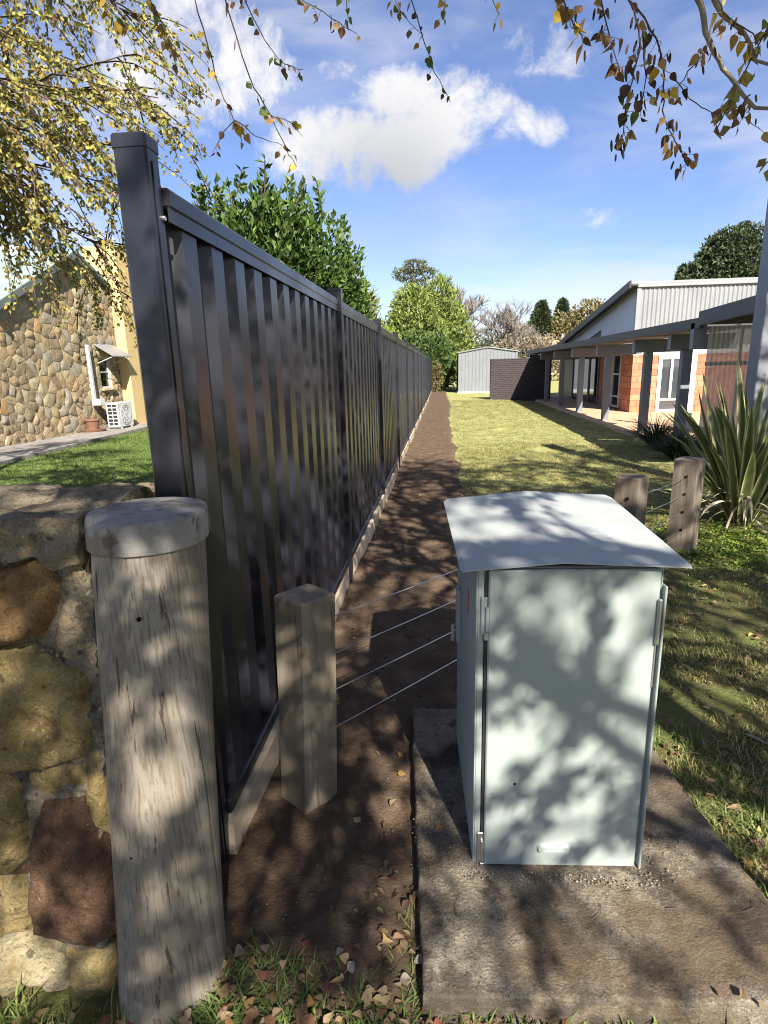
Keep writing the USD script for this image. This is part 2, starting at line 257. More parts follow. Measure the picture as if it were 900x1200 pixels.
M['concrete'] = mat('old_concrete', [(.2, (.085, .072, .055)), (.45, (.17, .145, .11)), (.62, (.25, .215, .165)), (.85, (.34, .3, .23))], 5, 9, .68, rough=.9, spec=.2, bump=1., bscale=110, bdist=.008, over=[('voronoi', 150, (1, 1, 1), .36, .2, (.42, .37, .29), .55), ('voronoi', 105, (1, 1, 1), .33, .18, (.05, .042, .033), .55), ('noise', 120, (1, 1, 1), .52, .68, (.06, .05, .04), .65), ('noise', 2.6, (1, 1, 1), .44, .6, (.1, .066, .038), .75), ('noise', 5, (1, 1, 1), .5, .62, (.045, .036, .028), .8), ('noise', 40, (1, 1, 1), .56, .68, (.05, .042, .034), .6)])
M['dark_steel'] = mat('charcoal_steel', [(.3, (.013, .0135, .019)), (.7, (.018, .0185, .026))], 3, 5, rough=.3, spec=.45, bump=.1, bscale=5, bdist=.012, roughs=(.22, .36), over=[('noise', 26, (1, 1, .25), .6, .8, (.04, .038, .036), .35)])
M['pale_timber'] = mat('pale_sawn_timber', [(.25, (.32, .25, .17)), (.5, (.46, .37, .26)), (.8, (.58, .49, .37))], 6, 8, rough=.8, spec=.2, bump=.5, bscale=30, stretch=(1, .12, 1), over=[('noise', 14, (1, .1, 1), .55, .68, (.22, .16, .1), .7)])
M['log'] = mat('weathered_log', [(.22, (.15, .125, .095)), (.45, (.28, .24, .19)), (.62, (.37, .33, .275)), (.85, (.46, .425, .365))], 8, 9, .65, rough=.85, spec=.2, bump=.8, bscale=42, bdist=.006, stretch=(1, 1, .07),
                over=[('noise', 26, (1, 1, .03), .56, .66, (.2, .155, .105), .6), ('noise', 170, (1, 1, .012), .5, .61, (.17, .14, .105), .75), ('noise', 60, (1, 1, .008), .605, .635, (.06, .045, .032), .85), ('noise', 6, (1, 1, .25), .58, .74, (.15, .125, .08), .6), ('noise', 9, (1, 1, .5), .7, .76, (.03, .02, .015), .9)])
M['log_cap'] = mat('weathered_log_cap', [(.25, (.2, .185, .165)), (.5, (.38, .36, .33)), (.7, (.5, .48, .45)), (.9, (.58, .55, .5))], 6, 9, .7, rough=.75, spec=.3, bump=.6, bscale=35, bdist=.006, over=[('swirl', 6, (1, 1, 1), .5, .62, (.17, .125, .085), .8), ('noise', 11, (1, 1, 1), .62, .72, (.46, .3, .17), .6), ('swirl', 18, (1, 2.5, 1), .57, .63, (.09, .075, .06), .7)])
M['sq_timber'] = mat('treated_pine_grey', [(.22, (.15, .122, .085)), (.45, (.27, .225, .165)), (.65, (.36, .31, .235)), (.85, (.44, .4, .33))], 9, 9, .65, rough=.85, spec=.2, bump=.7, bscale=50, bdist=.005, stretch=(1, 1, .1), over=[('noise', 5, (1, 1, .5), .54, .68, (.12, .11, .055), .75), ('noise', 40, (1, 1, .05), .6, .66, (.1, .075, .045), .7), ('voronoi', 9, (1, 1, .8), .09, .05, (.2, .12, .06), .7)])
M['old_post'] = mat('old_grey_post', [(.22, (.075, .058, .045)), (.5, (.14, .115, .09)), (.8, (.25, .22, .18))], 10, 9, .65, rough=.9, spec=.15, bump=.8, bscale=45, bdist=.006, stretch=(1, 1, .1), over=[('noise', 35, (1, 1, .06), .58, .66, (.04, .03, .022), .8)])
M['dark_hole'] = mat('dark_hole', [(0, (.012, .01, .009)), (1, (.02, .016, .014))], rough=1., spec=0.)
M['cabinet'] = mat('cabinet_paint', [(.3, (.50, .575, .545)), (.7, (.56, .63, .6))], 4, 6, rough=.5, spec=.4, bump=.1, bscale=12, bdist=.004, over=[('noise', 2.3, (1, 1, 1), .55, .8, (.4, .45, .43), .5), ('noise', 60, (1, 1, .3), .68, .76, (.3, .31, .28), .5)])
M['cabinet_lid'] = mat('cabinet_lid_paint', [(.3, (.45, .48, .46)), (.7, (.53, .56, .54))], 9, 8, rough=.55, spec=.4, bump=.12, bscale=30, bdist=.004, over=[('noise', 5, (1, 1, 1), .54, .72, (.56, .6, .6), .6), ('noise', 140, (1, 1, 1), .66, .74, (.24, .26, .25), .55), ('noise', 12, (1, 1, 1), .63, .74, (.31, .35, .35), .5)])
M['steel_bright'] = mat('galvanised_steel', [(.3, (.42, .42, .42)), (.7, (.56, .56, .55))], 20, 4, rough=.38, metallic=.9)
M['red_paint'] = mat('red_paint', [(0, (.4, .03, .02)), (1, (.5, .04, .03))], rough=.6)
M['mortar'] = mat('wall_mortar', [(.25, (.11, .095, .07)), (.5, (.24, .205, .15)), (.8, (.38, .33, .25))], 9, 9, .7, rough=.95, spec=.1, bump=1., bscale=60, bdist=.012, over=[('noise', 7, (1, 1, 1), .5, .62, (.06, .052, .042), .85), ('noise', 55, (1, 1, 1), .58, .65, (.5, .47, .38), .65), ('noise', 16, (1, 1, 1), .6, .68, (.5, .42, .27), .6), ('noise', 80, (1, 1, 1), .58, .66, (.03, .026, .02), .8)])
def stone_mat(name, a, b, c, spots, lichen):
    return mat(name, [(.22, a), (.5, b), (.8, c)], 7, 9, .68, rough=.85, spec=.25, bump=1., bscale=60, bdist=.02, over=[('swirl', 9, (1, 1, 1.6), .53, .68, spots, .75), ('voronoi', 55, (1, 1, 1), .17, .06, lichen, .7), ('noise', 150, (1, 1, 1), .52, .64, tuple(q * .35 for q in b), .7), ('noise', 85, (1, 1, 1), .58, .66, tuple(min(.7, q * 1.7) for q in b), .6), ('noise', 26, (1, 1, 1), .58, .68, (.05, .035, .022), .7)])
M['st_slate'] = stone_mat('stone_slate', (.1, .08, .055), (.2, .165, .115), (.36, .3, .2), (.4, .29, .15), (.4, .36, .28))
M['st_orange'] = stone_mat('stone_orange', (.16, .085, .035), (.3, .18, .075), (.4, .27, .13), (.11, .075, .045), (.33, .26, .16))
M['st_yellow'] = stone_mat('stone_yellow', (.24, .16, .06), (.4, .3, .125), (.52, .43, .22), (.15, .095, .045), (.56, .46, .22))
M['st_dark'] = stone_mat('stone_dark_red', (.065, .035, .022), (.14, .078, .048), (.26, .15, .085), (.24, .12, .055), (.42, .36, .27))
M['st_cream'] = stone_mat('stone_cream', (.34, .27, .14), (.5, .42, .25), (.6, .53, .36), (.28, .2, .09), (.6, .55, .38))
for k, (a, b, c) in enumerate([((.24, .17, .085), (.38, .285, .16), (.5, .4, .25)), ((.3, .235, .13), (.45, .365, .225), (.56, .47, .31)), ((.17, .125, .075), (.28, .215, .135), (.4, .32, .21)), ((.3, .17, .08), (.43, .27, .14), (.52, .38, .22)), ((.22, .19, .14), (.33, .29, .22), (.45, .4, .31))]):
    M[f'cs{k}'] = mat(f'cottage_stone_{"abcde"[k]}', [(.25, a), (.5, b), (.8, c)], 6, 8, .65, rough=.9, spec=.2, bump=1., bscale=22, bdist=.03, over=[('noise', 9, (1, 1, 1), .55, .7, (.12, .085, .05), .6)])
M['cmortar'] = mat('cottage_mortar', [(.3, (.34, .28, .195)), (.7, (.46, .385, .28))], 8, 6, rough=.95, spec=.1, bump=.7, bscale=30)
M['render_yellow'] = mat('ochre_render', [(.3, (.6, .43, .2)), (.7, (.68, .5, .25))], 3, 7, rough=.9, spec=.15, bump=.3, bscale=40, over=[('noise', 2, (1, 1, .5), .55, .75, (.52, .38, .2), .6)])
M['green_roof'] = mat('pale_green_roof', [(.3, (.19, .25, .235)), (.7, (.25, .31, .295))], 3, 5, rough=.5, spec=.4)
M['green_trim'] = mat('dark_green_trim', [(.3, (.09, .11, .1)), (.7, (.12, .14, .13))], 3, rough=.5)
M['white_paint'] = mat('white_paint', [(.3, (.74, .74, .72)), (.7, (.8, .8, .78))], 3, rough=.5, spec=.4, over=[('noise', 4, (1, 1, 1), .58, .8, (.62, .62, .6), .4)])
M['grey_plastic'] = mat('grey_plastic', [(0, (.32, .33, .33)), (1, (.4, .41, .41))], rough=.5)
M['black_plastic'] = mat('black_plastic', [(0, (.02, .02, .02)), (1, (.035, .035, .035))], rough=.5)
M['terracotta'] = mat('terracotta', [(.3, (.14, .068, .042)), (.7, (.2, .1, .065))], 6, rough=.85, bump=.3)
M['paving'] = mat('grey_paving', [(.25, (.15, .14, .125)), (.55, (.24, .225, .205)), (.8, (.32, .3, .27))], 4, 8, rough=.9, spec=.15, bump=.6, bscale=40)
M['deck'] = mat('tan_paving', [(.25, (.38, .25, .15)), (.55, (.5, .34, .21)), (.8, (.58, .42, .28))], 5, 7, rough=.85, bump=.3)
M['shed'] = mat('shed_steel', [(.3, (.36, .385, .41)), (.7, (.42, .445, .47))], 2, 4, rough=.42, spec=.4, over=[('noise', 3, (1, 1, .3), .55, .8, (.33, .35, .37), .4)])
M['clad'] = mat('corrugated_zinc', [(.3, (.44, .46, .48)), (.7, (.54, .56, .57))], 2, 5, rough=.42, metallic=.25, over=[('noise', 1.5, (1, 1, .4), .5, .8, (.4, .42, .44), .5)])
M['gable_white'] = mat('pale_blue_grey_sheet', [(.3, (.6, .64, .7)), (.7, (.66, .7, .76))], 1.5, 5, rough=.5)
M['steel_blue'] = mat('blue_grey_steel', [(.3, (.135, .14, .165)), (.7, (.175, .18, .205))], 3, 5, rough=.5, spec=.4, over=[('noise', 6, (1, 1, .4), .58, .8, (.2, .2, .215), .4)])
M['steel_pale'] = mat('pale_grey_steel', [(.3, (.42, .45, .5)), (.7, (.5, .53, .57))], 3, 5, rough=.5)
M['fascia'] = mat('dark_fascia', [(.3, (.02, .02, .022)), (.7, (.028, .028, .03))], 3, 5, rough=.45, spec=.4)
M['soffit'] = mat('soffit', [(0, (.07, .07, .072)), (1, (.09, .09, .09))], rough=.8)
for k, (a, b) in enumerate([((.46, .175, .095), (.55, .235, .14)), ((.41, .15, .085), (.5, .2, .12)), ((.5, .2, .12), (.6, .28, .175))]):
    M[f'block{k}'] = mat(f'red_block_{"abc"[k]}', [(.3, a), (.7, b)], 12, 8, rough=.9, spec=.15, bump=.5, bscale=60)
M['block_mortar'] = mat('block_mortar', [(0, (.25, .1, .06)), (1, (.34, .15, .1))], 8, rough=.95)
n = {'geo': ('geometry', {}), 'map': ('mapping', dict(rotation=(math.pi / 2, 0, 0))), 'br': ('brick_texture', dict(color1=(.02, .014, .017), color2=(.036, .025, .028), mortar=(.065, .055, .056), scale=1., brick_width=.24, row_height=.086, mortar_size=.011, mortar_smooth=.2, bias=.1)), 'b': ('bump', dict(strength=.6, distance=.006, invert=True)), 'p': ('principled_bsdf', dict(roughness=.75, specular_ior_level=.3))}
M['dark_brick'] = usdkit.material(stage, '/World/Looks/dark_brick', n, [('geo.position', 'map.vector'), ('map.vector', 'br.vector'), ('br.color', 'p.base_color'), ('br.fac', 'b.height'), ('b.normal', 'p.normal')], surface='p.BSDF')
n = {'f': ('fresnel', dict(IOR=1.5)), 't': ('transparent_bsdf', dict(color=(.75, .78, .8))), 'g': ('glossy_bsdf', dict(color=(.9, .9, .95), roughness=.02)), 'fm': ('math', dict(math_type='multiply_add', value2=.9, value3=.06)), 'm': ('mix_closure', {})}
M['glass'] = usdkit.material(stage, '/World/Looks/window_glass', n, [('f.fac', 'fm.value1'), ('fm.value', 'm.fac'), ('t.BSDF', 'm.closure1'), ('g.BSDF', 'm.closure2')], surface='m.closure')
n = {'p': ('principled_bsdf', dict(base_color=(.5, .48, .47), roughness=.45)), 't': ('transparent_bsdf', dict(color=(.9, .88, .88))), 'm': ('mix_closure', dict(fac=.36))}
M['perforated'] = usdkit.material(stage, '/World/Looks/fine_perforated_sheet', n, [('p.BSDF', 'm.closure1'), ('t.BSDF', 'm.closure2')], surface='m.closure')
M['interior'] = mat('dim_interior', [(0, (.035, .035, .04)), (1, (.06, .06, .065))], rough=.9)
M['curtain'] = mat('blue_grey_blind', [(.3, (.42, .46, .54)), (.7, (.48, .52, .6))], 3, rough=.8)
M['birch_leaf'] = mat('birch_leaf', [(0, (.1, .06, .03)), (.16, (.2, .14, .045)), (.36, (.22, .2, .055)), (.58, (.14, .165, .045)), (.76, (.3, .235, .055)), (.9, (.1, .135, .04)), (1, (.4, .31, .07))], island=True, rough=.5, spec=.35, translucent=.35)
M['twig_bark'] = mat('twig_bark', [(.3, (.05, .035, .028)), (.7, (.09, .068, .055))], 20, rough=.8)
M['bough_bark'] = mat('silvery_bough_bark', [(.3, (.13, .11, .09)), (.7, (.27, .24, .2))], 14, 7, rough=.8, bump=.4, over=[('noise', 30, (1, 1, 3), .58, .66, (.05, .042, .035), .8)])
M['birch_bark'] = mat('birch_bark', [(.3, (.3, .28, .25)), (.6, (.48, .46, .42)), (.85, (.58, .56, .52))], 8, 7, rough=.8, stretch=(1, 1, 2.5), bump=.4, over=[('noise', 9, (1, 1, 5), .58, .66, (.05, .042, .035), .9)])
for k, (a, b) in dict(yellow=((.42, .27, .03), (.55, .38, .06)), ochre=((.3, .17, .05), (.42, .26, .09)), brown=((.13, .065, .035), (.2, .11, .06)), dark=((.045, .024, .018), (.08, .045, .03)), green=((.075, .115, .025), (.14, .19, .04)), tan=((.27, .19, .105), (.38, .275, .16)), red=((.16, .05, .04), (.24, .085, .06)), purple=((.13, .045, .06), (.2, .08, .1)), grey=((.22, .185, .145), (.32, .275, .22))).items():
    M['leaf_' + k] = mat(f'leaf_{k}', [(.3, a), (.7, b)], 60, 6, rough=.6, spec=.3, bump=.4, bscale=200, bdist=.002, translucent=.3 if k in ('yellow', 'green', 'ochre') else .12)
def foliage(name, stops, tr=.3, rough=.5, spec=.35): return mat(name, stops, island=True, rough=rough, spec=spec, translucent=tr)
M['fol_laurel'] = foliage('laurel_foliage', [(0, (.028, .055, .012)), (.5, (.055, .1, .018)), (.8, (.085, .15, .028)), (1, (.15, .22, .05))], .22, .45, .28)
M['fol_lance'] = foliage('lance_foliage', [(0, (.05, .06, .016)), (.5, (.1, .12, .03)), (.85, (.16, .18, .05)), (1, (.22, .19, .09))], .25, .4, .45)
M['fol_lime'] = foliage('lime_foliage', [(0, (.07, .11, .014)), (.5, (.14, .2, .025)), (1, (.22, .27, .05))], .3)
M['fol_conifer'] = foliage('conifer_foliage', [(0, (.045, .06, .012)), (.5, (.07, .095, .022)), (1, (.14, .16, .04))], .15, .6)
M['fol_ivy'] = foliage('ivy_foliage', [(0, (.02, .04, .01)), (.5, (.045, .075, .018)), (1, (.085, .125, .03))], .2, .5)
M['fol_pine'] = foliage('pine_foliage', [(0, (.018, .03, .014)), (.5, (.038, .055, .024)), (1, (.07, .09, .04))], .1, .65)
M['fol_gum'] = foliage('gum_foliage', [(0, (.045, .055, .03)), (.5, (.08, .095, .05)), (1, (.13, .14, .075))], .2)
M['fol_autumn'] = foliage('autumn_foliage', [(0, (.1, .085, .03)), (.5, (.16, .14, .06)), (1, (.23, .195, .09))], .25)
M['fol_mauve'] = foliage('dry_mauve_foliage', [(0, (.1, .085, .055)), (.5, (.17, .14, .095)), (1, (.25, .205, .15))], .2)
M['bare_bark'] = mat('bare_bark', [(.3, (.12, .105, .09)), (.7, (.2, .175, .15))], 5, rough=.9)
M['trunk_bark'] = mat('trunk_bark', [(.3, (.07, .05, .038)), (.7, (.13, .1, .075))], 6, rough=.95, bump=.7, stretch=(1, 1, .3))
M['fol_tussock'] = foliage('tussock_blade', [(0, (.014, .026, .008)), (.6, (.035, .055, .015)), (1, (.08, .1, .03))], .2)
n = {'a': ('attribute', dict(attribute='edge')), 'geo': ('geometry', {}), 'noi': ('noise_texture', dict(scale=8., detail=4.)), 'add': ('math', dict(math_type='multiply_add', value2=.35)), 'ramp': ('rgb_ramp', dict(ramp=[(0, (.075, .1, .035)), (.5, (.12, .15, .05)), (.72, (.19, .21, .075)), (.84, (.4, .4, .16)), (1, (.5, .48, .22))])), 'p': ('principled_bsdf', dict(roughness=.42, specular_ior_level=.45)), 't': ('translucent_bsdf', {}), 'm': ('mix_closure', dict(fac=.2))}
M['flax'] = usdkit.material(stage, '/World/Looks/flax_leaf', n, [('geo.position', 'noi.vector'), ('noi.fac', 'add.value1'), ('a.fac', 'add.value3'), ('add.value', 'ramp.fac'), ('ramp.color', 'p.base_color'), ('ramp.color', 't.color'), ('p.BSDF', 'm.closure1'), ('t.BSDF', 'm.closure2')], surface='m.closure')
M['straw'] = mat('dead_straw_leaf', [(0, (.3, .25, .17)), (.5, (.42, .36, .26)), (1, (.2, .15, .1))], 5, rough=.8)
M['pebble'] = mat('pebble', [(0, (.1, .08, .06)), (.5, (.2, .17, .13)), (1, (.32, .29, .24))], island=True, rough=.85)
M['litter'] = mat('leaf_litter', [(0, (.075, .045, .025)), (.3, (.15, .095, .052)), (.55, (.24, .17, .095)), (.75, (.09, .05, .034)), (.9, (.3, .225, .13)), (1, (.34, .24, .06))], island=True, rough=.75, spec=.2, translucent=.12)

# ------------------------------------------------------------------ ground
rng = np.random.default_rng(7)
xs = np.unique(np.round(np.concatenate([np.linspace(-400, -14, 14), np.linspace(-14, -1, 24), np.linspace(-1, 6, 141), np.linspace(6, 14, 30), np.linspace(14, 400, 14)]), 4))
ys = np.unique(np.round(np.concatenate([np.linspace(-120, -6, 10), np.linspace(-6, .5, 20), np.linspace(.5, 12, 231), np.linspace(12, 45, 120), np.linspace(45, 500, 16)]), 4))
X, Y = np.meshgrid(xs, ys)
def lawn_z(X, Y):
    near = np.clip((46 - Y) / 10, 0, 1) * np.clip((14 - np.abs(X)) / 3, 0, 1)
    q = np.stack([X * 1.3, Y * 1.3, X * 0 + 3.3], -1)
    return gz(X, Y) + near * (.05 * (fbm(q) - .5) + .018 * (noise(q * 9) - .5)) - .03
Z = lawn_z(X, Y)
nx, ny = len(xs) - 1, len(ys) - 1
i, j = np.meshgrid(np.arange(nx), np.arange(ny)); a = j * (nx + 1) + i
q = np.stack([a, a + 1, a + nx + 2, a + nx + 1], -1).reshape(-1, 4)
V = np.stack([X, Y, Z], -1).reshape(-1, 3); Fq = np.vstack([q[:, [0, 1, 2]], q[:, [0, 2, 3]]])
obj('lawn', (V, Fq), M['lawn'], smooth=True, kind='structure')
# soil path: from the fence foot to a ragged edge against the lawn
def path_edge(y): return .27 + .05 * np.sin(y * .31) + .2 * (fbm(np.stack([y * 1.9, y * 0 + 4.2, y * 0], -1)) - .5) + .07 * (noise(np.stack([y * 9., y * 0 + 1.2, y * 0], -1)) - .5) + np.where(y < 2.2, -.25 * np.clip((2.2 - y) / .6, 0, 1), 0)
py_ = np.unique(np.concatenate([np.linspace(.95, 6, 220), np.linspace(6, 14, 140), np.linspace(14, 38, 140)]))
u = np.linspace(0, 1, 41); PX = -.76 + u[None, :] * (path_edge(py_)[:, None] + .76); PY = np.repeat(py_[:, None], 41, 1)
q3 = np.stack([PX * 5, PY * 5, PX * 0], -1)
PZ = .004 + .03 * (fbm(q3) - .5) + .014 * (noise(q3 * 4) - .5) + .004 * (noise(q3 * 11) - .5) + .006 - .05 * np.clip((u[None, :] - .9) / .1, 0, 1) ** 1.5 - .055 * np.clip((1.1 - PY) / .15, 0, 1)
i, j = np.meshgrid(np.arange(40), np.arange(len(py_) - 1)); a = j * 41 + i; q = np.stack([a, a + 1, a + 42, a + 41], -1).reshape(-1, 4)
obj('soil_path', (np.stack([PX, PY, PZ], -1).reshape(-1, 3), np.vstack([q[:, [0, 1, 2]], q[:, [0, 2, 3]]])), M['soil'], smooth=True, kind='structure')
obj('garden_lawn', grid(-8.3, -.78, 1.6, 40, 90, 300, lambda X, Y: .012 + .05 * (fbm(np.stack([X * 1.5, Y * 1.5, X * 0], -1)) - .5)), M['garden_lawn'], smooth=True, kind='structure')
gp = np.array([[-9.75, 6], [-7.75, 6], [-7.9, 9.6], [-8.15, 12.5], [-8.45, 16], [-8.5, 20], [-9.75, 20]])
obj('garden_path', prism(Polygon(gp), -.02, .06, 'xyz'), M['paving'], kind='structure')
kerb = thing('path_edging', 'thin pale edging along the grey garden path by the stone cottage', 'edging')
obj('edging_strip', prism(LineString(gp[1:6] + [.05, 0]).buffer(.035, cap_style=2), -.02, .085, 'xyz'), M['paving'], kerb)

# ------------------------------------------------------------------ steel fence
FX, BAY, NB = -.70, 2.48, 15
fence = thing('steel_fence', 'long charcoal ribbed steel fence running down the left of the soil path', 'fence')
post_y = [1.48 + BAY * k for k in range(NB + 1)]
for k, y in enumerate(post_y):
    top = 2.06 if k == 0 else 2.03
    po = obj('fence_post', bb(FX - .067, FX + .015, y - .032, y + .032, -.1, top, .006) if k == 0 else bb(FX - .04, FX + .044, y - .034, y + .034, -.1, top, .006), M['dark_steel'], fence)
    o = .002
    if k == 0:
        obj('post_cap', bb(FX - .067 - o, FX + .015 + o, y - .032 - o, y + .032 + o, top - .03, top + .006, .005), M['dark_steel'], po)
        obj('post_groove', bb(FX + .0155, FX + .0185, y - .012, y + .006, 0, top - .05, .001), M['dark_steel'], po)
        obj('screw', tube([(FX + .014, y + .014, top - .17), (FX + .024, y + .014, top - .17)], .006, 8), M['steel_bright'], po)
    else: obj('post_cap', bb(FX - .04 - o, FX + .044 + o, y - .034 - o, y + .034 + o, top - .02, top + .005, .004), M['dark_steel'], po)
for k in range(NB):
    y0, y1 = post_y[k] + .034, post_y[k + 1] - .034
    if k == 0: y0 = post_y[0] + .033
    r0, r1 = .019, .0195
    obj('top_rail', cat(bb(FX - .03, FX + .030, y0, y1, 1.918, 1.965, .006), bb(FX + .022, FX + .026, y0, y1, 1.885, 1.92, .001)), M['dark_steel'], fence)
    obj('bottom_rail', bb(FX - .03, FX + .028, y0, y1, .145, .2, .006), M['dark_steel'], fence)
    step = (y1 - y0 - .004) / 3
    for s in range(3):
        a0, a1 = y0 + .002 + s * step, y0 + .002 + (s + 1) * step - .0015
        pts, yy, n_r = [(FX - .022, a0)], a0, 4 if s else 4
        pitch = (a1 - a0) / 4.
        for c in range(4):
            b = a0 + c * pitch
            pts += [(FX - .022, b + .062 * pitch / .2), (FX + .016, b + .085 * pitch / .2), (FX + .016, b + .175 * pitch / .2), (FX - .022, b + .1985 * pitch / .2)]
        obj('steel_sheet', prism(LineString(pts).buffer(.0011, cap_style=2, join_style=2), .16, 1.925, 'xyz'), M['dark_steel'], fence)
    rr = random.Random(k); pl = []
    n_p = 14; yy = np.linspace(y0 - .02, y1 + .02, n_p); bow = .02 * np.sin(np.linspace(0, 3.1, n_p) + rr.uniform(-.6, .6)) * rr.choice([1, 1, .4])
    lo = np.stack([np.full(n_p, FX + .03) + bow, yy, np.full(n_p, -.04)], 1); hi = lo.copy(); hi[:, 2] = .132 + .006 * np.array([rr.uniform(-1, 1) for _ in yy])
    lo2, hi2 = lo - [.035, 0, 0], hi - [.035, 0, 0]
    vv = np.stack([lo, hi, hi2, lo2], 1).reshape(-1, 3); ff = []
    for a in range(n_p - 1):
        for b in range(4): ff.append([a * 4 + b, (a + 1) * 4 + b, (a + 1) * 4 + (b + 1) % 4, a * 4 + (b + 1) % 4])
    ff += [[0, 1, 2, 3], [n_p * 4 - 1, n_p * 4 - 2, n_p * 4 - 3, n_p * 4 - 4]]
    obj('plinth_board', (vv, np.array(ff)), M['pale_timber'], fence)

# ------------------------------------------------------------------ round log post
rp = thing('round_post', 'thick round weathered log post with a capped top beside the stone wall', 'post', (-.702, 1.128, 0))
def lathe(prof, seg=72, lean=(0.011, .14, 1.215), seed=1, amp=.004):
    th = np.linspace(0, 2 * np.pi, seg, endpoint=False); V = []
    for r, z in prof:
        q = np.stack([np.cos(th) * 2.2, np.sin(th) * 2.2, np.full(seg, z * 1.6)], -1); rr_ = r + (amp * 2 * (fbm(q, ) - .5) + amp * .5 * (noise(np.stack([np.cos(th) * 14, np.sin(th) * 14, np.full(seg, z * .8 + seed)], -1)) - .5)) * min(1, r / .05)
        V.append(np.stack([rr_ * np.cos(th) + lean[0] * z / lean[2], rr_ * np.sin(th) + lean[1] * z / lean[2], np.full(seg, z)], -1))
    V = np.vstack(V); m = len(prof); i, j = np.meshgrid(np.arange(seg), np.arange(m - 1)); a = j * seg + i; b = j * seg + (i + 1) % seg
    q = np.stack([a, b, b + seg, a + seg], -1).reshape(-1, 4)
    return V, np.vstack([q[:, [0, 1, 2]], q[:, [0, 2, 3]]])
obj('log', lathe([(.136, -.12), (.134, .0), (.13, .1), (.1285, .3), (.128, .6), (.128, .9), (.1285, 1.08), (.128, 1.14), (.08, 1.141)]), M['log'], rp, smooth=40)
obj('log_cap', lathe([(.11, 1.139), (.134, 1.1395), (.137, 1.142), (.1375, 1.17), (.137, 1.204), (.1345, 1.2105), (.129, 1.2135), (.1, 1.217), (.05, 1.22), (.001, 1.2205)], seed=5, amp=.005), M['log_cap'], rp, smooth=50)
for (a, z, r) in ((-1.33, 1.0, .0045), (-1.75, .43, .002)):
    p = np.array([.129 * math.cos(a) + .011 * z / 1.215, .129 * math.sin(a) + .14 * z / 1.215, z]); d = np.array([math.cos(a), math.sin(a), 0])
    obj('knot_hole', tube([p - d * .01, p + d * .0025], r * 1.2, 10), M['dark_hole'], rp)

# ------------------------------------------------------------------ stone garden wall (front left)
gw = thing('stone_wall', 'rough garden wall of lichened yellow and brown stone behind the round log post', 'wall')
WY, WK = 1.10, .115                      # the face leans back like the post beside it
def on_wall(px, py):
    d = R @ np.array([(px - CX) / F, (py - CY) / F, 1.]); q = EYE + d * ((WY + WK * H) / (d[1] - WK * d[2])); return q[0], q[2]
def lean(v): v = np.array(v, float); v[:, 1] += WK * v[:, 2]; return v
er, eb = on_wall(103, 640), on_wall(134, 1172)
core = prism(Polygon([(-2.6, -.15), (eb[0], -.15), (eb[0] - .004, .3), (er[0] + .006, .7), (er[0], 1.13), (-2.6, 1.13)]), .012, .42, 'xzy')
core = trimesh.Trimesh(*core).subdivide_to_size(.02); cv = np.array(core.vertices); fr = cv[:, 1] < .1
cv[:, 1] += WY - (.03 * fbm(cv * 14) + .014 * noise(cv * 50) - .008) * fr; cv[:, 0] += (.016 * (fbm(cv * 16) - .5) + .008 * (noise(cv * 70) - .5)) * (cv[:, 0] > -1.); cv[:, 2] += .02 * (fbm(cv * 12) - .5)
obj('mortar', (lean(cv), core.faces), M['mortar'], gw, smooth=35)
ST = [([(-60, 674), (0, 669), (60, 650), (68, 690), (65, 715), (56, 736), (0, 752), (-60, 755)], 'st_orange', .07),
      ([(-60, 766), (0, 763), (38, 757), (72, 777), (100, 795), (107, 850), (102, 882), (60, 893), (0, 899), (-60, 899)], 'st_yellow', .05),
      ([(36, 904), (70, 898), (101, 895), (102, 916), (85, 930), (52, 931), (36, 923)], 'st_yellow', .028),
      ([(-60, 906), (0, 905), (22, 915), (32, 950), (36, 1000), (20, 1014), (0, 1019), (-60, 1021)], 'st_yellow', .05),
      ([(55, 939), (98, 936), (115, 975), (130, 1010), (137, 1090), (110, 1105), (72, 1100), (45, 1087), (40, 1040), (46, 985)], 'st_dark', .06),
      ([(-60, 1026), (0, 1024), (28, 1026), (38, 1060), (42, 1086), (0, 1094), (-60, 1096)], 'st_yellow', .045),
      ([(-60, 1101), (0, 1099), (40, 1094), (74, 1104), (88, 1190), (40, 1190), (0, 1178), (-60, 1172)], 'st_cream', .065),
      ([(80, 1107), (110, 1112), (132, 1110), (136, 1170), (96, 1194)], 'st_yellow', .045),
      ([(73, 647), (97, 643), (104, 700), (109, 782), (98, 788), (74, 768), (66, 745), (76, 700)], 'st_slate', .03), ([(106, 884), (114, 884), (126, 972), (114, 964), (104, 936)], 'st_yellow', .03), ([(-60, 1022), (-4, 1021), (32, 1014), (38, 1024), (0, 1022), (-60, 1024)], 'st_dark', .02), ([(34, 938), (50, 936), (52, 945), (42, 985), (36, 975)], 'st_cream', .025)]
r2 = np.random.default_rng(3); ST = [(Polygon([on_wall(*p) for p in pg]), mt, dp, False) for pg, mt, dp in ST]
for row, (z0, z1) in enumerate(((-.1, .15), (.17, .42), (.44, .68), (.7, .92), (.94, 1.12))):   # beyond the frame the wall goes on
    x = min(q[0].bounds[0] for q in ST[:12]) - .03 - .03 * row
    while x > -2.45:
        w = r2.uniform(.2, .34); p = [(x, z0), (x, z1), (x - w * .5, z1 + .01), (x - w, z1 - .02), (x - w, z0 + .02), (x - w * .5, z0 - .01)]
        ST.append((Polygon([(a + r2.uniform(-.015, .015), b + r2.uniform(-.015, .015)) for a, b in p]), r2.choice(['st_yellow', 'st_orange', 'st_dark', 'st_cream', 'st_slate']), .05, True)); x -= w + .03
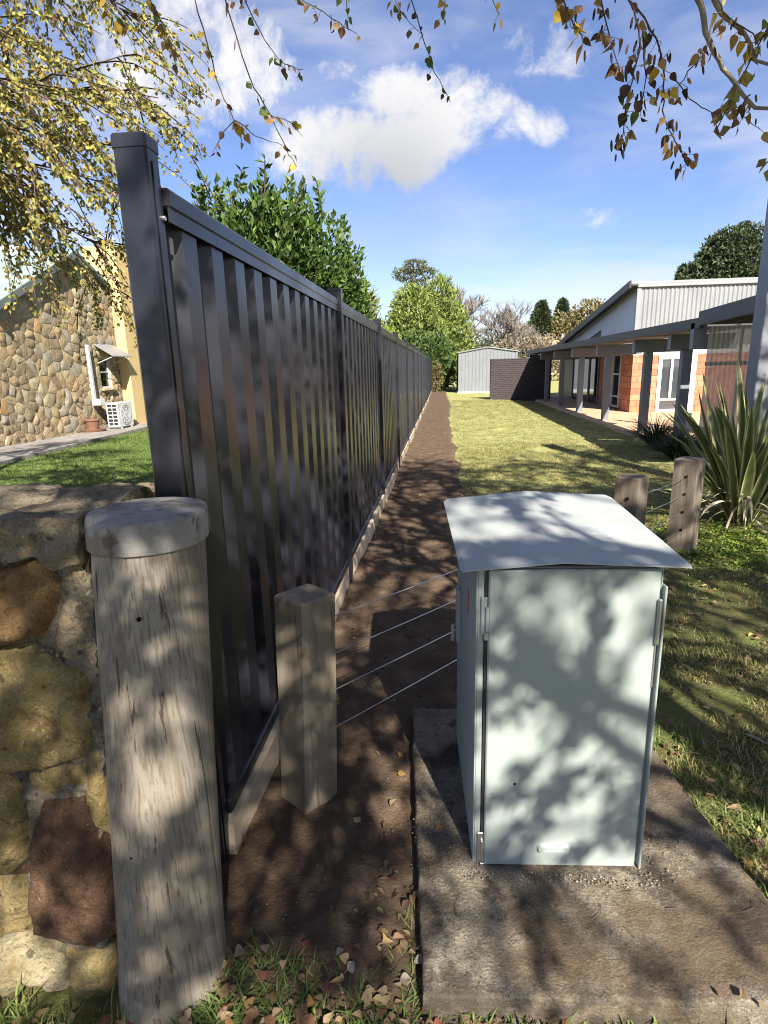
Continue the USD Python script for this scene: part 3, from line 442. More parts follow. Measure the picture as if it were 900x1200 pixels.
for k, (pg, mt, dp, far) in enumerate(ST):
    v, f = rock(pg.buffer(.011, join_style=2), dp, k + 1, step=.03 if far else .0085, edge=.008, rough=1.0)
    obj('stone', (lean(np.stack([v[:, 0], WY - v[:, 2] + .004, v[:, 1]], 1)), f), M[mt], gw, smooth=38)
for k, (x0, x1) in enumerate(((-1.42, er[0] + .004), (-1.95, -1.44), (-2.5, -1.97))):       # coping slabs
    m = trimesh.Trimesh(*bx(x0, x1, WY - .05, WY + .42, 1.11, 1.2)).subdivide_to_size(.018); v = np.array(m.vertices)
    v += (fbm(v * 9 + k)[:, None] - .5) * .05 * (v - [(x0 + x1) / 2, WY + .2, 1.16]) / [.3, .2, .05]; v[:, 2] += .055 * (noise(v * [5, 11, 3]) - .5) + .03 * (fbm(v * [9, 22, 9]) - .5) + .012 * (noise(v * 45) - .5); v[:, 1] += .024 * (noise(v * [16, 2, 22] + 3) - .5)
    obj('coping_stone', (lean(v - [0, WK * 1.16 * 0, 0]), m.faces), M['st_slate'], gw, smooth=38)

# ------------------------------------------------------------------ post-and-wire fence
wf = thing('post_and_wire_fence', 'low fence of squared grey timber posts strung with four wires behind the cabinet', 'fence')
def sq_post(cx, cy, s, h, a, m, label, lean=(0, 0), top=.006, seed=0):
    z = np.concatenate([[-.15], np.linspace(0, h - .006, 26), [h]]); V = []
    n_s = 6
    for k, zz in enumerate(z):
        ins = top if k == len(z) - 1 else 0
        e = s / 2 - ins; ring = []
        for side in range(4):
            for t in np.linspace(-1, 1, n_s, endpoint=False):
                p = {0: (t, -1), 1: (1, t), 2: (-t, 1), 3: (-1, -t)}[side]; ring.append((p[0] * e, p[1] * e))
        ring = np.array(ring); corner = np.abs(ring).min(1) > e * .99; ring[corner] *= .965
        ring = ring + (noise(np.column_stack([ring * 40, np.full(len(ring), zz * 3 + seed)]))[:, None] - .5) * .004 * np.sign(ring) 
        c, sn = math.cos(a), math.sin(a); ring = ring @ np.array([[c, sn], [-sn, c]])
        V.append(np.column_stack([ring[:, 0] + cx + lean[0] * zz / h, ring[:, 1] + cy + lean[1] * zz / h, np.full(len(ring), zz)]))
    N = 4 * n_s; V = np.vstack(V); L = len(z); i, j = np.meshgrid(np.arange(N), np.arange(L - 1)); aa = j * N + i; b = j * N + (i + 1) % N
    q = np.stack([aa, b, b + N, aa + N], -1).reshape(-1, 4); f = np.vstack([q[:, [0, 1, 2]], q[:, [0, 2, 3]]])
    k = np.arange(N); f = np.vstack([f, np.stack([np.full(N, len(V)), (L - 1) * N + k, (L - 1) * N + (k + 1) % N], 1)]); V = np.vstack([V, [[cx + lean[0], cy + lean[1], h + .002]]])
    return obj('timber_post', (V, f), m, wf, smooth=30, label=label)
sq_post(-.486, 1.766, .148, .802, -1.455 + math.pi / 4, M['sq_timber'], 'squared pine post standing cornerwise by the steel fence', (.03, .001))
pR1 = sq_post(1.27, 4.0, .165, .775, -.72, M['old_post'], 'dark weathered post half hidden by the cabinet lid', (.0, 0), .008, 3)
pR2 = sq_post(2.0, 4.9, .185, .75, -.72, M['old_post'], 'dark weathered post with drilled holes beside the flax', (.0, 0), .008, 6)
for h0, h1 in ((.697, .60), (.56, .455), (.422, .305), (.275, .155)):
    A, B, C = np.array([-.4, 1.78, h0 + .005]), np.array([1.214, 3.936, h1 + .02]), np.array([1.938, 4.83, h1])
    t = np.linspace(0, 1, 24)[:, None]; seg = A + (B - A) * t; seg[:, 2] -= .03 * (t[:, 0] * (1 - t[:, 0])) * 4 * .5
    obj('wire', tube(seg, .0021, 6), M['steel_bright'], wf)
    t = np.linspace(0, 1, 12)[:, None]; B2 = B + [.11, .125, 0]; seg = B2 + (C - B2) * t; seg[:, 2] -= .04 * t[:, 0] * (1 - t[:, 0])
    obj('wire', tube(seg, .0026, 6), M['steel_bright'], wf)
    obj('wire_ferrule', tube([A + [-.025, -.005, 0], A + [.012, .012, .002]], .006, 8), M['steel_bright'], wf)
    for c in (C, B):
        q_ = np.array(c) + [.012, -.0105, .014]; obj('drilled_hole', tube([q_ + [.006, .007, 0], q_ - [.0035, .004, 0]], .0115, 10), M['dark_hole'], wf)

# ------------------------------------------------------------------ concrete slab
sl = Polygon([(-.047, 1.072), (.42, 1.098), (.95, 1.128), (.905, 1.36), (.82, 2.03), (.79, 2.32), (.3, 2.3), (-.13, 2.28), (-.122, 2.04), (-.086, 1.55)])
def slab_mesh(poly, z0, z1, step=.011):
    n = int(poly.length / step); bd = np.array([poly.exterior.interpolate(t, normalized=True).coords[0] for t in np.linspace(0, 1, n, endpoint=False)])
    c0 = np.array(poly.centroid.coords[0]); dirs = bd - c0; dirs /= np.linalg.norm(dirs, axis=1, keepdims=True)
    wob = (fbm(np.column_stack([bd * 9, np.zeros(n)])) - .5) * .014 + (noise(np.column_stack([bd * 45, np.zeros(n)])) - .5) * .007; bd = bd + dirs * wob[:, None]
    x0, y0, x1, y1 = poly.bounds; gx, gy = np.meshgrid(np.arange(x0, x1, step), np.arange(y0, y1, step)); g = np.stack([gx.ravel(), gy.ravel()], 1); inn = Polygon(bd).buffer(-step * .8); g = g[contains_xy(inn, g[:, 0], g[:, 1])]
    e1 = bd - dirs * .006; p = np.vstack([e1, g]); tri = Delaunay(p).simplices; c = p[tri].mean(1); tri = tri[contains_xy(Polygon(e1).buffer(1e-4), c[:, 0], c[:, 1])]
    a = p[tri]; ar = np.cross(a[:, 1] - a[:, 0], a[:, 2] - a[:, 0]); tri = np.where((ar < 0)[:, None], tri[:, ::-1], tri)
    z = z1 + .006 * (fbm(np.column_stack([p * 25, p[:, 0] * 0])) - .5) + .004 * (noise(np.column_stack([p * 110, p[:, 0] * 0])) - .5)
    k = np.arange(n); V = np.vstack([np.column_stack([p, z]), np.column_stack([bd, np.full(n, z1 - .008)]), np.column_stack([bd, np.full(n, z0)])]); o = len(p)
    sk = [np.stack([k, o + k, np.roll(o + k, -1)], 1), np.stack([k, np.roll(o + k, -1), np.roll(k, -1)], 1), np.stack([o + k, o + n + k, np.roll(o + n + k, -1)], 1), np.stack([o + k, np.roll(o + n + k, -1), np.roll(o + k, -1)], 1)]
    return V, np.vstack([tri] + sk)
obj('concrete_slab', slab_mesh(sl, -.08, .06), M['concrete'], smooth=40, label='weathered exposed aggregate concrete slab under the pale green cabinet', cat='concrete slab')

# ------------------------------------------------------------------ utility cabinet
cabo = (.089, 1.472, .06); ca = 0.055
cb = thing('utility_cabinet', 'pale grey green metal utility cabinet with low pitched lid on the concrete slab', 'cabinet', cabo, ca)
Wc, Dc, Hc = .487, .62, .942
obj('cabinet_body', cat(bb(0, .004, 0, Dc, 0, Hc, .001), bb(Wc - .004, Wc, 0, Dc, 0, Hc, .001), bb(.004, Wc - .004, Dc - .004, Dc, 0, Hc, .001), bb(.004, .022, .0, .02, 0, Hc, .002), bb(Wc - .014, Wc - .004, 0, .02, 0, Hc, .002), bb(.022, Wc - .014, .0, .02, Hc - .03, Hc, .002), bb(.022, Wc - .014, 0.002, .02, 0, .03, .002), bb(.004, Wc - .004, .02, Dc - .004, Hc - .006, Hc - .002, .001), bb(.004, Wc - .004, .03, .034, .01, Hc - .01, .001)), M['cabinet'], cb)
door = obj('cabinet_door', bb(.031, Wc - .012, -.018, -.0015, .006, Hc - .002, .004), M['cabinet'], cb)
obj('door_seal', bx(.023, .0305, -.006, -.001, .006, Hc - .002), M['black_plastic'], cb)
for z in (.80, .05):
    h_ = obj('hinge', cat(bb(.012, .03, -.008, -.0005, z - .05, z + .06, .002), tube([(.0285, -.012, z - .035), (.0285, -.012, z + .035)], .0055, 8), bb(.02, .032, -.02, -.008, z - .06, z - .037, .002)), M['steel_bright'] if z < .5 else M['cabinet'], cb)
obj('vent_cover', cat(hull([(x, y, z) for t in np.linspace(0, 2 * np.pi, 16, endpoint=False) for (x, y, z) in [(.235 + (.034 if math.cos(t) > 0 else -.034) + .016 * math.cos(t), -.0175, .072 + .016 * math.sin(t)), (.235 + (.034 if math.cos(t) > 0 else -.034) + .011 * math.cos(t), -.027, .07 + .011 * math.sin(t))]]), bb(.2, .27, -.0285, -.026, .066, .0685, .0005)), M['cabinet'], door)
obj('door_handle', cat(bb(Wc - .018, Wc - .008, -.03, -.018, .73, .86, .003), bb(Wc - .016, Wc - .01, -.02, -.015, .6, .73, .002)), M['steel_bright'], door)
obj('key_hole', tube([(.115, -.0175, .29), (.115, -.0187, .29)], .004, 10), M['dark_hole'], door); obj('scratch', cat(tube([(.16, -.0183, .315), (.185, -.0183, .33)], .0006, 4), tube([(.3, -.0183, .5), (.306, -.0183, .47)], .0006, 4)), M['grey_plastic'], door)
obj('side_flange', bb(Wc, Wc + .006, -.02, .03, .0, Hc - .05, .002), M['cabinet'], cb)
obj('side_latch', cat(bb(-.016, 0, .44, .5, .5, .7, .004), tube([(-.02, .47, .56), (-.028, .47, .56), (-.028, .47, .5)], .007, 8)), M['grey_plastic'], cb)
obj('red_mark', bb(-.0015, .0, .2, .215, .72, .8, .0004), M['red_paint'], cb)
# folded sheet lid: a shallow ridge front to back
def lid():
    FL, FR, BR, BL = np.array([.047, 1.448, 1.0]), np.array([.634, 1.455, 1.014]), np.array([.632, 2.24, 1.03]), np.array([.001, 2.17, 1.03]); PF, PB = np.array([.307, 1.447, 1.027]), np.array([.312, 2.24, 1.047])
    nu, nv = 48, 30; top = []
    for v in np.linspace(0, 1, nv + 1):
        l, r, p = FL + (BL - FL) * v, FR + (BR - FR) * v, PF + (PB - PF) * v
        for u in np.linspace(0, 1, nu + 1):
            q = l + (p - l) * u * 2 if u <= .5 else p + (r - p) * (u - .5) * 2
            e = min(u, 1 - u); f_ = min(v, 1 - v)
            q = q.copy(); q[2] -= .003 * math.exp(-e * 80) 
            rc = .02                                        # rounded corners
            du, dv = e * .6, f_ * .8
            if du < rc and dv < rc:
                k = max(rc - du, rc - dv); d = math.hypot(rc - du, rc - dv)
                if d > 0:
                    s = k / d; cu = rc - (rc - du) * s; cv_ = rc - (rc - dv) * s; q += ((r - l) / .6 * (cu - du) * (1 if u < .5 else -1) + ((BL - FL) / .8) * (cv_ - dv) * (1 if v < .5 else -1))
            top.append(q)
    top = np.array(top); top[:, 2] += .002 * (fbm(top * 5) - .5); bot = top - [0, 0, .003]
    i, j = np.meshgrid(np.arange(nu), np.arange(nv)); a = j * (nu + 1) + i; q = np.stack([a, a + 1, a + nu + 2, a + nu + 1], -1).reshape(-1, 4); N = len(top)
    ring = np.concatenate([np.arange(nu), nu + (nu + 1) * np.arange(nv), nv * (nu + 1) + np.arange(nu, 0, -1), (nu + 1) * np.arange(nv, 0, -1)]); rn = np.roll(ring, -1)
    q = np.vstack([q, (q + N)[:, ::-1], np.stack([ring, ring + N, rn + N, rn], 1)])
    return np.vstack([top, bot]), np.vstack([q[:, [0, 1, 2]], q[:, [0, 2, 3]]])
lv, lf = lid(); lv = rotz((lv - np.array(cabo), lf), -ca)[0]
obj('cabinet_lid', (lv, lf), M['cabinet_lid'], cb, smooth=5)

# ------------------------------------------------------------------ stone cottage (left)
CXW = -9.6
ct = thing('stone_cottage', 'stone cottage with a gable end and pale green roof beyond the left lawn', 'house')
APY, APZ, EZ = 15.4, 4.58, 3.05
wallp = Polygon([(9.2, -.1), (17.0, -.1), (17.0, 3.82), (APY, APZ), (12.35, EZ), (9.2, EZ)])
win = sbox(15.93, 1.17, 16.47, 2.03)
obj('gable_wall', prism(wallp.difference(win), CXW - .35, CXW, 'yzx'), M['cmortar'], ct)
r3 = np.random.default_rng(11)
pts = []
while len(pts) < 470:
    c = np.array([r3.uniform(11.3, 17.2), r3.uniform(-.2, 4.7)])
    if not pts or np.min(np.linalg.norm((np.array(pts) - c) * [1, 1.25], axis=1)) > .15 + .15 * r3.random() ** 2 - len(pts) * .0001: pts.append(c)
    elif r3.random() < .0003: break
vor = Voronoi(np.vstack([pts, [[0, -30], [30, -30], [30, 40], [-20, 40], [-20, 0], [40, 5]]])); n_st = 0
reg = wallp.difference(win.buffer(.03)).intersection(sbox(10.9, -.05, 17., 4.6))
rest = []
for k in sorted(range(len(pts)), key=lambda k: -Polygon(vor.vertices[vor.regions[vor.point_region[k]]]).area if -1 not in vor.regions[vor.point_region[k]] else 0):
    rg = vor.regions[vor.point_region[k]]
    if -1 in rg or not rg: continue
    pg = Polygon(vor.vertices[rg]).intersection(reg).buffer(-.012, join_style=2).buffer(.003)
    if pg.is_empty or pg.geom_type != 'Polygon' or pg.area < .005: continue
    v, f = rock(pg, .014 + .034 * r3.random(), k + 40, step=.07, edge=.02, rough=.9, nscale=7)
    st_ = (np.stack([CXW + .012 + v[:, 2], v[:, 0], v[:, 1]], 1), f); n_st += 1
    if n_st > 300: rest.append(st_)
    else: obj('stone', st_, M[f'cs{r3.choice(5, p=[.26, .22, .24, .1, .18])}'], ct, smooth=45)
if rest: obj('small_stones', cat(*rest), M['cs2'], ct, smooth=45, kind='stuff')
def roof_slab(ya, za, yb, zb, x0, x1, t): return prism(Polygon([(ya, za), (yb, zb), (yb, zb + t), (ya, za + t)]), x0, x1, 'yzx')
sl_ = (APZ - EZ) / (APY - 12.35)
obj('roof', cat(roof_slab(12.1, EZ - .12, APY, APZ + .03, -17, CXW + .16, .09), roof_slab(APY + .001, APZ + .03, 18.2, 3.4, -17, CXW + .1, .07)), M['green_roof'], ct)
obj('barge_board', roof_slab(12.05, EZ - .19, APY, APZ - .02, CXW + .16, CXW + .2, .17), M['green_trim'], ct)
obj('barge_board', roof_slab(APY + .002, APZ + .01, 18.2, 3.36, CXW + .1, CXW + .13, .09), M['green_trim'], ct)
obj('gutter', tube([(-17, 12.05, EZ - .12), (CXW + .25, 12.05, EZ - .12)], .06, 8), M['green_trim'], ct)
obj('eave_gutter', tube([(CXW + .12, 9.2, EZ + .03), (CXW + .12, 12.2, EZ + .03)], .05, 8), M['green_trim'], ct)
obj('white_chimney', bb(-12.6, -11.9, 16.6, 17.6, 3.6, 5.15, .02), M['white_paint'], ct)
ch = obj('rendered_chimney', bb(-10.3, -9.28, 16.95, 18.6, -.1, 5.1, .03), M['render_yellow'], ct, label='tall yellow rendered chimney at the right of the gable')
obj('chimney_pot', tube([(-9.55, 17.35, 5.1), (-9.55, 17.35, 5.14), (-9.55, 17.35, 5.16), (-9.55, 17.35, 5.28), (-9.55, 17.35, 5.32), (-9.55, 17.35, 5.4)], np.array([.17, .17, .11, .1, .13, .03]), 12), M['grey_plastic'], ch)
wd = obj('window', cat(bx(CXW - .1, CXW - .03, 15.93, 15.98, 1.17, 2.03), bx(CXW - .1, CXW - .03, 16.42, 16.47, 1.17, 2.03), bx(CXW - .1, CXW - .03, 15.98, 16.42, 1.98, 2.03), bx(CXW - .1, CXW - .03, 15.98, 16.42, 1.17, 1.22), bx(CXW - .09, CXW - .035, 15.98, 16.42, 1.6, 1.635)), M['white_paint'], ct)
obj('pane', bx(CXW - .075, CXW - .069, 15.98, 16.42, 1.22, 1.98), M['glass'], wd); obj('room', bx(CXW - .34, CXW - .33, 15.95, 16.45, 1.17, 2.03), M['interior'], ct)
obj('window_sill', bb(CXW - .05, CXW + .1, 15.86, 16.54, 1.1, 1.165, .01), M['cs1'], ct)
aw = obj('window_awning', cat(prism(Polygon([(CXW + .0, 2.36), (CXW + .55, 2.02), (CXW + .55, 2.045), (CXW, 2.39)]), 15.78, 16.75, 'xzy')), M['clad'], ct)
obj('awning_bracket', cat(tube([(CXW, 15.85, 1.85), (CXW + .5, 15.85, 2.03)], .012, 6), tube([(CXW, 16.68, 1.85), (CXW + .5, 16.68, 2.03)], .012, 6)), M['white_paint'], aw)
# air conditioner on the path
AX0, AX1, AY0, AY1 = -9.32, -8.97, 15.5, 16.27
ac = thing('air_conditioner', 'white outdoor air conditioner unit standing on the path against the stone cottage', 'air conditioner', (AX1, AY0, .06))
B = (AX1, AY0, .06)
obj('casing', cat(bb(AX0, AX1, AY0, AY1, .1, .78, .015), bb(AX0, AX1, AY0 + .08, AY0 + .16, .05, .1, .005), bb(AX0, AX1, AY1 - .16, AY1 - .08, .05, .1, .005)), M['white_paint'], ac, base=B)
for a in range(2):
    for c in range(6): obj('side_louvre', bb(AX0 + .05 + a * .14, AX0 + .17 + a * .14, AY0 - .006, AY0 + .01, .16 + c * .1, .235 + c * .1, .003), M['black_plastic'], ac, base=B)
obj('fan_guard', cat(*[tube([(AX1 + .012, AY0 + .36 + .26 * r * math.cos(t), .44 + .27 * r * math.sin(t)) for t in np.linspace(0, 2 * np.pi, 20)], .008, 4, False) for r in (.3, .55, .8, 1.)], *[tube([(AX1 + .012, AY0 + .36, .44), (AX1 + .012, AY0 + .36 + .26 * math.cos(t), .44 + .27 * math.sin(t))], .006, 4) for t in np.linspace(0, 2 * np.pi, 12, endpoint=False)]), M['grey_plastic'], ac, base=B)
obj('fan_recess', tube([(AX1 - .002, AY0 + .36, .44), (AX1 + .004, AY0 + .36, .44)], .27, 24), M['grey_plastic'], ac, base=B)
obj('pipe_cover', cat(bb(CXW + .07, CXW + .15, 15.25, 15.36, .75, 2.33, .015), bb(CXW + .06, -9.3, 15.24, 15.5, .72, .9, .02)), M['white_paint'], ac, base=B)
pt = thing('terracotta_pot', 'terracotta coloured pot on the path left of the air conditioner', 'flower pot', (-9.42, 14.95, .06))
obj('pot', tube([(0, 0, 0), (0, 0, .02), (0, 0, .26), (0, 0, .29), (0, 0, .33)], np.array([.12, .13, .17, .2, .2]), 20), M['terracotta'], pt)
obj('saucer', tube([(0, 0, -.0), (0, 0, .06)], np.array([.3, .33]), 20), M['terracotta'], pt)
gl = thing('garden_light', 'small dark garden light at the end of the grey path by the ochre chimney', 'garden light', (-8.75, 16.9, .06))
obj('lamp_body', cat(bb(-.06, .06, -.06, .06, .05, .26, .01), bb(-.1, .1, -.1, .1, 0, .05, .01)), M['black_plastic'], gl)

# ------------------------------------------------------------------ shed and dark brick wall
sh = thing('garden_shed', 'pale grey steel shed with a low gable roof at the end of the path', 'shed')
SY, SX0, SX1, SAP = 36., .95, 4.35, 2.65
pts = [(SX0, SY)]; xx = SX0
while xx < SX1 - .2: pts += [(xx + .155, SY), (xx + .165, SY - .03), (xx + .195, SY - .03), (xx + .205, SY)]; xx += .21
pts.append((SX1, SY))
wv, wfc = prism(LineString(pts).buffer(.004, cap_style=2, join_style=2), 0., 2.26, 'xyz'); wv = np.array(wv); t = wv[:, 2] > 2; wv[t, 2] = 2.27 + .26 * (1 - np.abs(wv[t, 0] - SAP) / 1.7)
obj('front_wall', (wv, wfc), M['shed'], sh)
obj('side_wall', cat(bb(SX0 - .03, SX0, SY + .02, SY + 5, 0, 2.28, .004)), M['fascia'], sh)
obj('side_wall', bb(SX1, SX1 + .03, SY + .02, SY + 5, 0, 2.28, .004), M['shed'], sh)
obj('roof', cat(prism(Polygon([(SX0 - .1, 2.29), (SAP, 2.57), (SAP, 2.62), (SX0 - .1, 2.34)]), SY - .1, SY + 5.1, 'xzy'), prism(Polygon([(SAP + .001, 2.57), (SX1 + .1, 2.29), (SX1 + .1, 2.34), (SAP + .001, 2.62)]), SY - .1, SY + 5.1, 'xzy')), M['clad'], sh)
obj('corner_flashing', cat(bb(SX0 - .03, SX0 + .05, SY - .045, SY - .034, 0, 2.29, .002), bb(SX1 - .05, SX1 + .03, SY - .045, SY - .034, 0, 2.29, .002)), M['shed'], sh)
obj('base_slab', bb(SX0 - .1, SX1 + .1, SY - .35, SY + 5.1, -.2, .04, .01), M['white_paint'], sh)
bw = thing('brick_screen_wall', 'dark brown brick wall standing in front of the grey shed', 'wall')
obj('brickwork', bb(2.19, 4.95, 28., 28.23, -.3, 1.76, .004), M['dark_brick'], bw)
obj('brick_coping', bb(2.185, 4.95, 27.995, 28.235, 1.762, 1.82, .004), M['dark_brick'], bw)

# ------------------------------------------------------------------ school building (right)
sb = thing('school_building', 'long low building with orange block walls, zinc cladding and a columned verandah', 'building')
BX, BY = 6.0, 19.7
ZG = -.1
for k in range(7):
    y = 10.7 + 3.2 * k if k else 11.8
    cl = obj('verandah_column', bb(4.465, 4.635, y - .085, y + .085, ZG - .1, 1.72, .008), M['steel_blue'], sb)
    obj('base_plate', bb(4.4, 4.7, y - .15, y + .15, ZG - .03, ZG + .03, .004), M['steel_blue'], cl)
    obj('verandah_beam', bb(4.22, 6.0 if y > 19 else 5.4, y - .09, y + .09, 1.722, 2.0, .006), M['steel_blue'], sb)
obj('beam_end', bb(4.1, 4.3, 10.4, 10.55, 1.7, 2.12, .004), M['steel_blue'], sb)
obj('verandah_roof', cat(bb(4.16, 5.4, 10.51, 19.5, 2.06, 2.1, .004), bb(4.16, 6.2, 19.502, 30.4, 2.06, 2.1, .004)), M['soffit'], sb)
obj('verandah_fascia', bb(4.10, 4.158, 10.19, 30.4, 2.02, 2.19, .006), M['fascia'], sb)
obj('end_fascia', bb(4.16, 6.2, 30.4, 30.46, 2.02, 2.19, .006), M['fascia'], sb)
obj('deck', bb(4.25, 12.5, 13., 30.6, -.3, -.055, .01), M['deck'], sb)
# red block piers and walls, block by block
blk = []
def blocks_front(x0, x1, y, z0, z1, bw_=.39, bh=.19, skip=None):
    k, z = 0, z0
    while z < z1 - .05:
        x = x0 - (bw_ / 2 if k % 2 else 0)
        while x < x1:
            a, b = max(x, x0) + .005, min(x + bw_, x1) - .005
            if b - a > .04: obj('block', bb(a, b, y - .012, y + .05, z + .005, min(z + bh, z1) - .005, .006), M[f'block{rb.randrange(3)}'], sb)
            x += bw_
        z += bh; k += 1
def blocks_side(x, y0, y1, z0, z1, bw_=.39, bh=.19):
    k, z = 0, z0
    while z < z1 - .05:
        y = y0 - (bw_ / 2 if k % 2 else 0)
        while y < y1:
            a, b = max(y, y0) + .005, min(y + bw_, y1) - .005
            if b - a > .04: obj('block', bb(x - .012, x + .05, a, b, z + .005, min(z + bh, z1) - .005, .006), M[f'block{rb.randrange(3)}'], sb)
            y += bw_
        z += bh; k += 1
rb = random.Random(2)
obj('block_wall', cat(bx(BX + .0, 6.78, BY, BY + .2, -.2, 1.98), bx(7.62, 12., BY, BY + .2, -.2, 1.98), bx(BX, BX + .2, BY + .2, 20.9, -.2, 1.98), bx(BX, BX + .2, 23.0, 23.6, -.2, 1.98)), M['block_mortar'], sb)
blocks_front(BX - .012, 6.78, BY, -.06, 1.72); blocks_front(7.62, 9.6, BY, -.06, 1.72)
blocks_side(BX, BY + .05, 20.9, -.06, 1.9); blocks_side(BX, 23.0, 23.6, -.06, 1.9)
obj('white_band', bb(BX - .02, 12., BY - .016, BY - .0, 1.725, 1.98, .004), M['white_paint'], sb)
# tall window in the lit end wall
wf_ = obj('window', cat(bb(6.78, 6.9, BY - .03, BY + .06, -.06, 1.72, .005), bb(7.52, 7.62, BY - .03, BY + .06, -.06, 1.72, .005), bb(6.9, 7.52, BY - .03, BY + .06, 1.58, 1.72, .005), bb(6.9, 7.52, BY - .03, BY + .06, -.06, .03, .005), bb(6.9, 7.52, BY - .028, BY + .05, .3, .37, .005), bb(7.16, 7.24, BY - .026, BY + .05, .37, 1.58, .005)), M['white_paint'], sb)
obj('pane', bx(6.9, 7.52, BY + .02, BY + .026, .03, 1.58), M['glass'], wf_)
obj('blind', bx(6.85, 7.56, BY + .04, BY + .05, 0, 1.7), M['curtain'], sb)
# side openings under the verandah
def side_window(y0, y1, z0, z1, bars, back):
    w = obj('window', cat(bb(BX - .03, BX + .05, y0, y0 + .1, z0, z1, .004), bb(BX - .03, BX + .05, y1 - .1, y1, z0, z1, .004), bb(BX - .03, BX + .05, y0 + .1, y1 - .1, z1 - .08, z1, .004), bb(BX - .03, BX + .05, y0 + .1, y1 - .1, z0, z0 + .08, .004), *[bb(BX - .027, BX + .045, y0 + .1, y1 - .1, b, b + .06, .004) for b in bars]), M['white_paint'], sb)
    obj('pane', bx(BX + .005, BX + .011, y0 + .1, y1 - .1, z0 + .08, z1 - .08), M['glass'], w)
side_window(20.9, 21.9, -.0, 1.85, (.35, 1.1), None)
obj('door_frame', cat(*[bb(BX - .04, BX + .06, y, y + .12, -.05, 1.95, .004) for y in (22.0, 22.6, 23.7, 25.2, 26.8, 28.3)], bb(BX - .035, BX + .06, 22.12, 30, 1.8, 1.95, .004)), M['steel_blue'], sb)
obj('glass_door', bx(BX + .0, BX + .006, 23.8, 28.3, -.02, 1.8), M['glass'], sb); obj('glass_door', bx(BX + .0, BX + .006, 22.12, 22.6, -.02, 1.8), M['glass'], sb)
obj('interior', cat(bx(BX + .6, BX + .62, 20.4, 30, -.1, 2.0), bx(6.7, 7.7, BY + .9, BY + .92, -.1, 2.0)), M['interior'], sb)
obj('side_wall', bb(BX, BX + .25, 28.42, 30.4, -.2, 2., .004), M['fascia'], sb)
# high monopitch part
slope = (3.80 - 2.25) / (19.7 - 32.0)
zt = lambda y: 3.80 + slope * (y - 19.7)
obj('gable_wall', prism(Polygon([(19.72, 2.0), (31.5, 2.0), (31.5, zt(31.5) - .02), (19.72, 3.72)]).difference(Polygon([(23.8, 2.11), (28.6, 2.11), (23.8, 2.75)])), BX, BX + .15, 'yzx'), M['gable_white'], sb)
obj('gable_window', prism(Polygon([(23.82, 2.11), (28.55, 2.11), (23.82, 2.74)]), BX + .03, BX + .05, 'yzx'), M['black_plastic'], sb)
pts = []; k = 0; p_ = .13
for x in np.arange(BX - .02, 13, p_ / 6): pts.append((x, BY - .03 + .016 * math.sin(2 * np.pi * x / p_)))
obj('corrugated_cladding', prism(LineString(pts).buffer(.003, cap_style=2, join_style=2), 1.985, 3.74, 'xyz'), M['clad'], sb)
obj('corner_trim', cat(bb(BX - .05, BX + .06, BY - .075, BY - .05, 1.99, 3.76, .003), bb(BX - .05, BX - .01, BY - .05, BY + .06, 1.99, 3.76, .003)), M['clad'], sb)
obj('ridge_capping', bb(BX - .05, 13.2, BY - .12, BY + .1, 3.742, 3.84, .006), M['clad'], sb)
obj('roof', prism(Polygon([(19.6, 3.845), (33.2, zt(33.2) + .04), (33.2, zt(33.2) + .1), (19.6, 3.905)]), BX - .3, 13.3, 'yzx'), M['clad'], sb)
obj('roof_fascia', prism(Polygon([(19.4, 3.70), (33.3, zt(33.3) - .11), (33.3, zt(33.3) + .11), (19.4, 3.92)]), BX - .36, BX - .305, 'yzx'), M['fascia'], sb)
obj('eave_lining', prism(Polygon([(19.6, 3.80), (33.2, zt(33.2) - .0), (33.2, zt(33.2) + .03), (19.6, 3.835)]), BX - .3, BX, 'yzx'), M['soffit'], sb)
# nearer covered way with a corrugated perforated screen
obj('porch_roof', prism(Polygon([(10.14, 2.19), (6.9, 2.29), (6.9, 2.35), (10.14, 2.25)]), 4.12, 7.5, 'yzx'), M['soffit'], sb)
obj('porch_fascia', prism(Polygon([(10.18, 2.06), (6.86, 2.16), (6.86, 2.375), (10.18, 2.275)]), 4.06, 4.115, 'yzx'), M['fascia'], sb)
obj('porch_fascia', bb(4.12, 7.5, 10.142, 10.18, 2.07, 2.27, .004), M['fascia'], sb)
obj('porch_beam', bb(5.52, 6.6, 10.4, 10.5, 2.13, 2.18, .004), M['steel_blue'], sb)
obj('porch_column', bb(5.36, 5.5, 10.35, 10.5, ZG - .1, 2.125, .006), M['steel_blue'], sb)
pts = [(x, 10.31 + .018 * math.sin(2 * np.pi * x / .075)) for x in np.arange(4.3, 5.35, .075 / 8)]
obj('perforated_screen', prism(LineString(pts).buffer(.0015, cap_style=2, join_style=2), .05, 2.05, 'xyz'), M['perforated'], sb)
obj('screen_rail', cat(bb(4.3, 5.35, 10.335, 10.36, 1.43, 1.49, .003), bb(4.3, 5.35, 10.335, 10.36, 2.0, 2.05, .003), bb(4.82, 4.86, 10.362, 10.39, 0, 2.05, .003)), M['steel_blue'], sb)
lp = obj('lit_column', bb(5.72, 5.85, 14.5, 14.63, ZG - .1, 2.05, .006), M['steel_pale'], sb)
obj('near_wall', bb(6.2, 9., 11.9, 12.1, -.2, 2.3, .004), M['white_paint'], sb)
wl = obj('louvre_window', cat(bb(6.42, 6.5, 11.86, 11.9, .1, 2.1, .004), bb(7.3, 7.38, 11.86, 11.9, .1, 2.1, .004), *[bb(6.5, 7.3, 11.86, 11.9, .1 + .28 * k, .14 + .28 * k, .003) for k in range(8)]), M['white_paint'], sb)
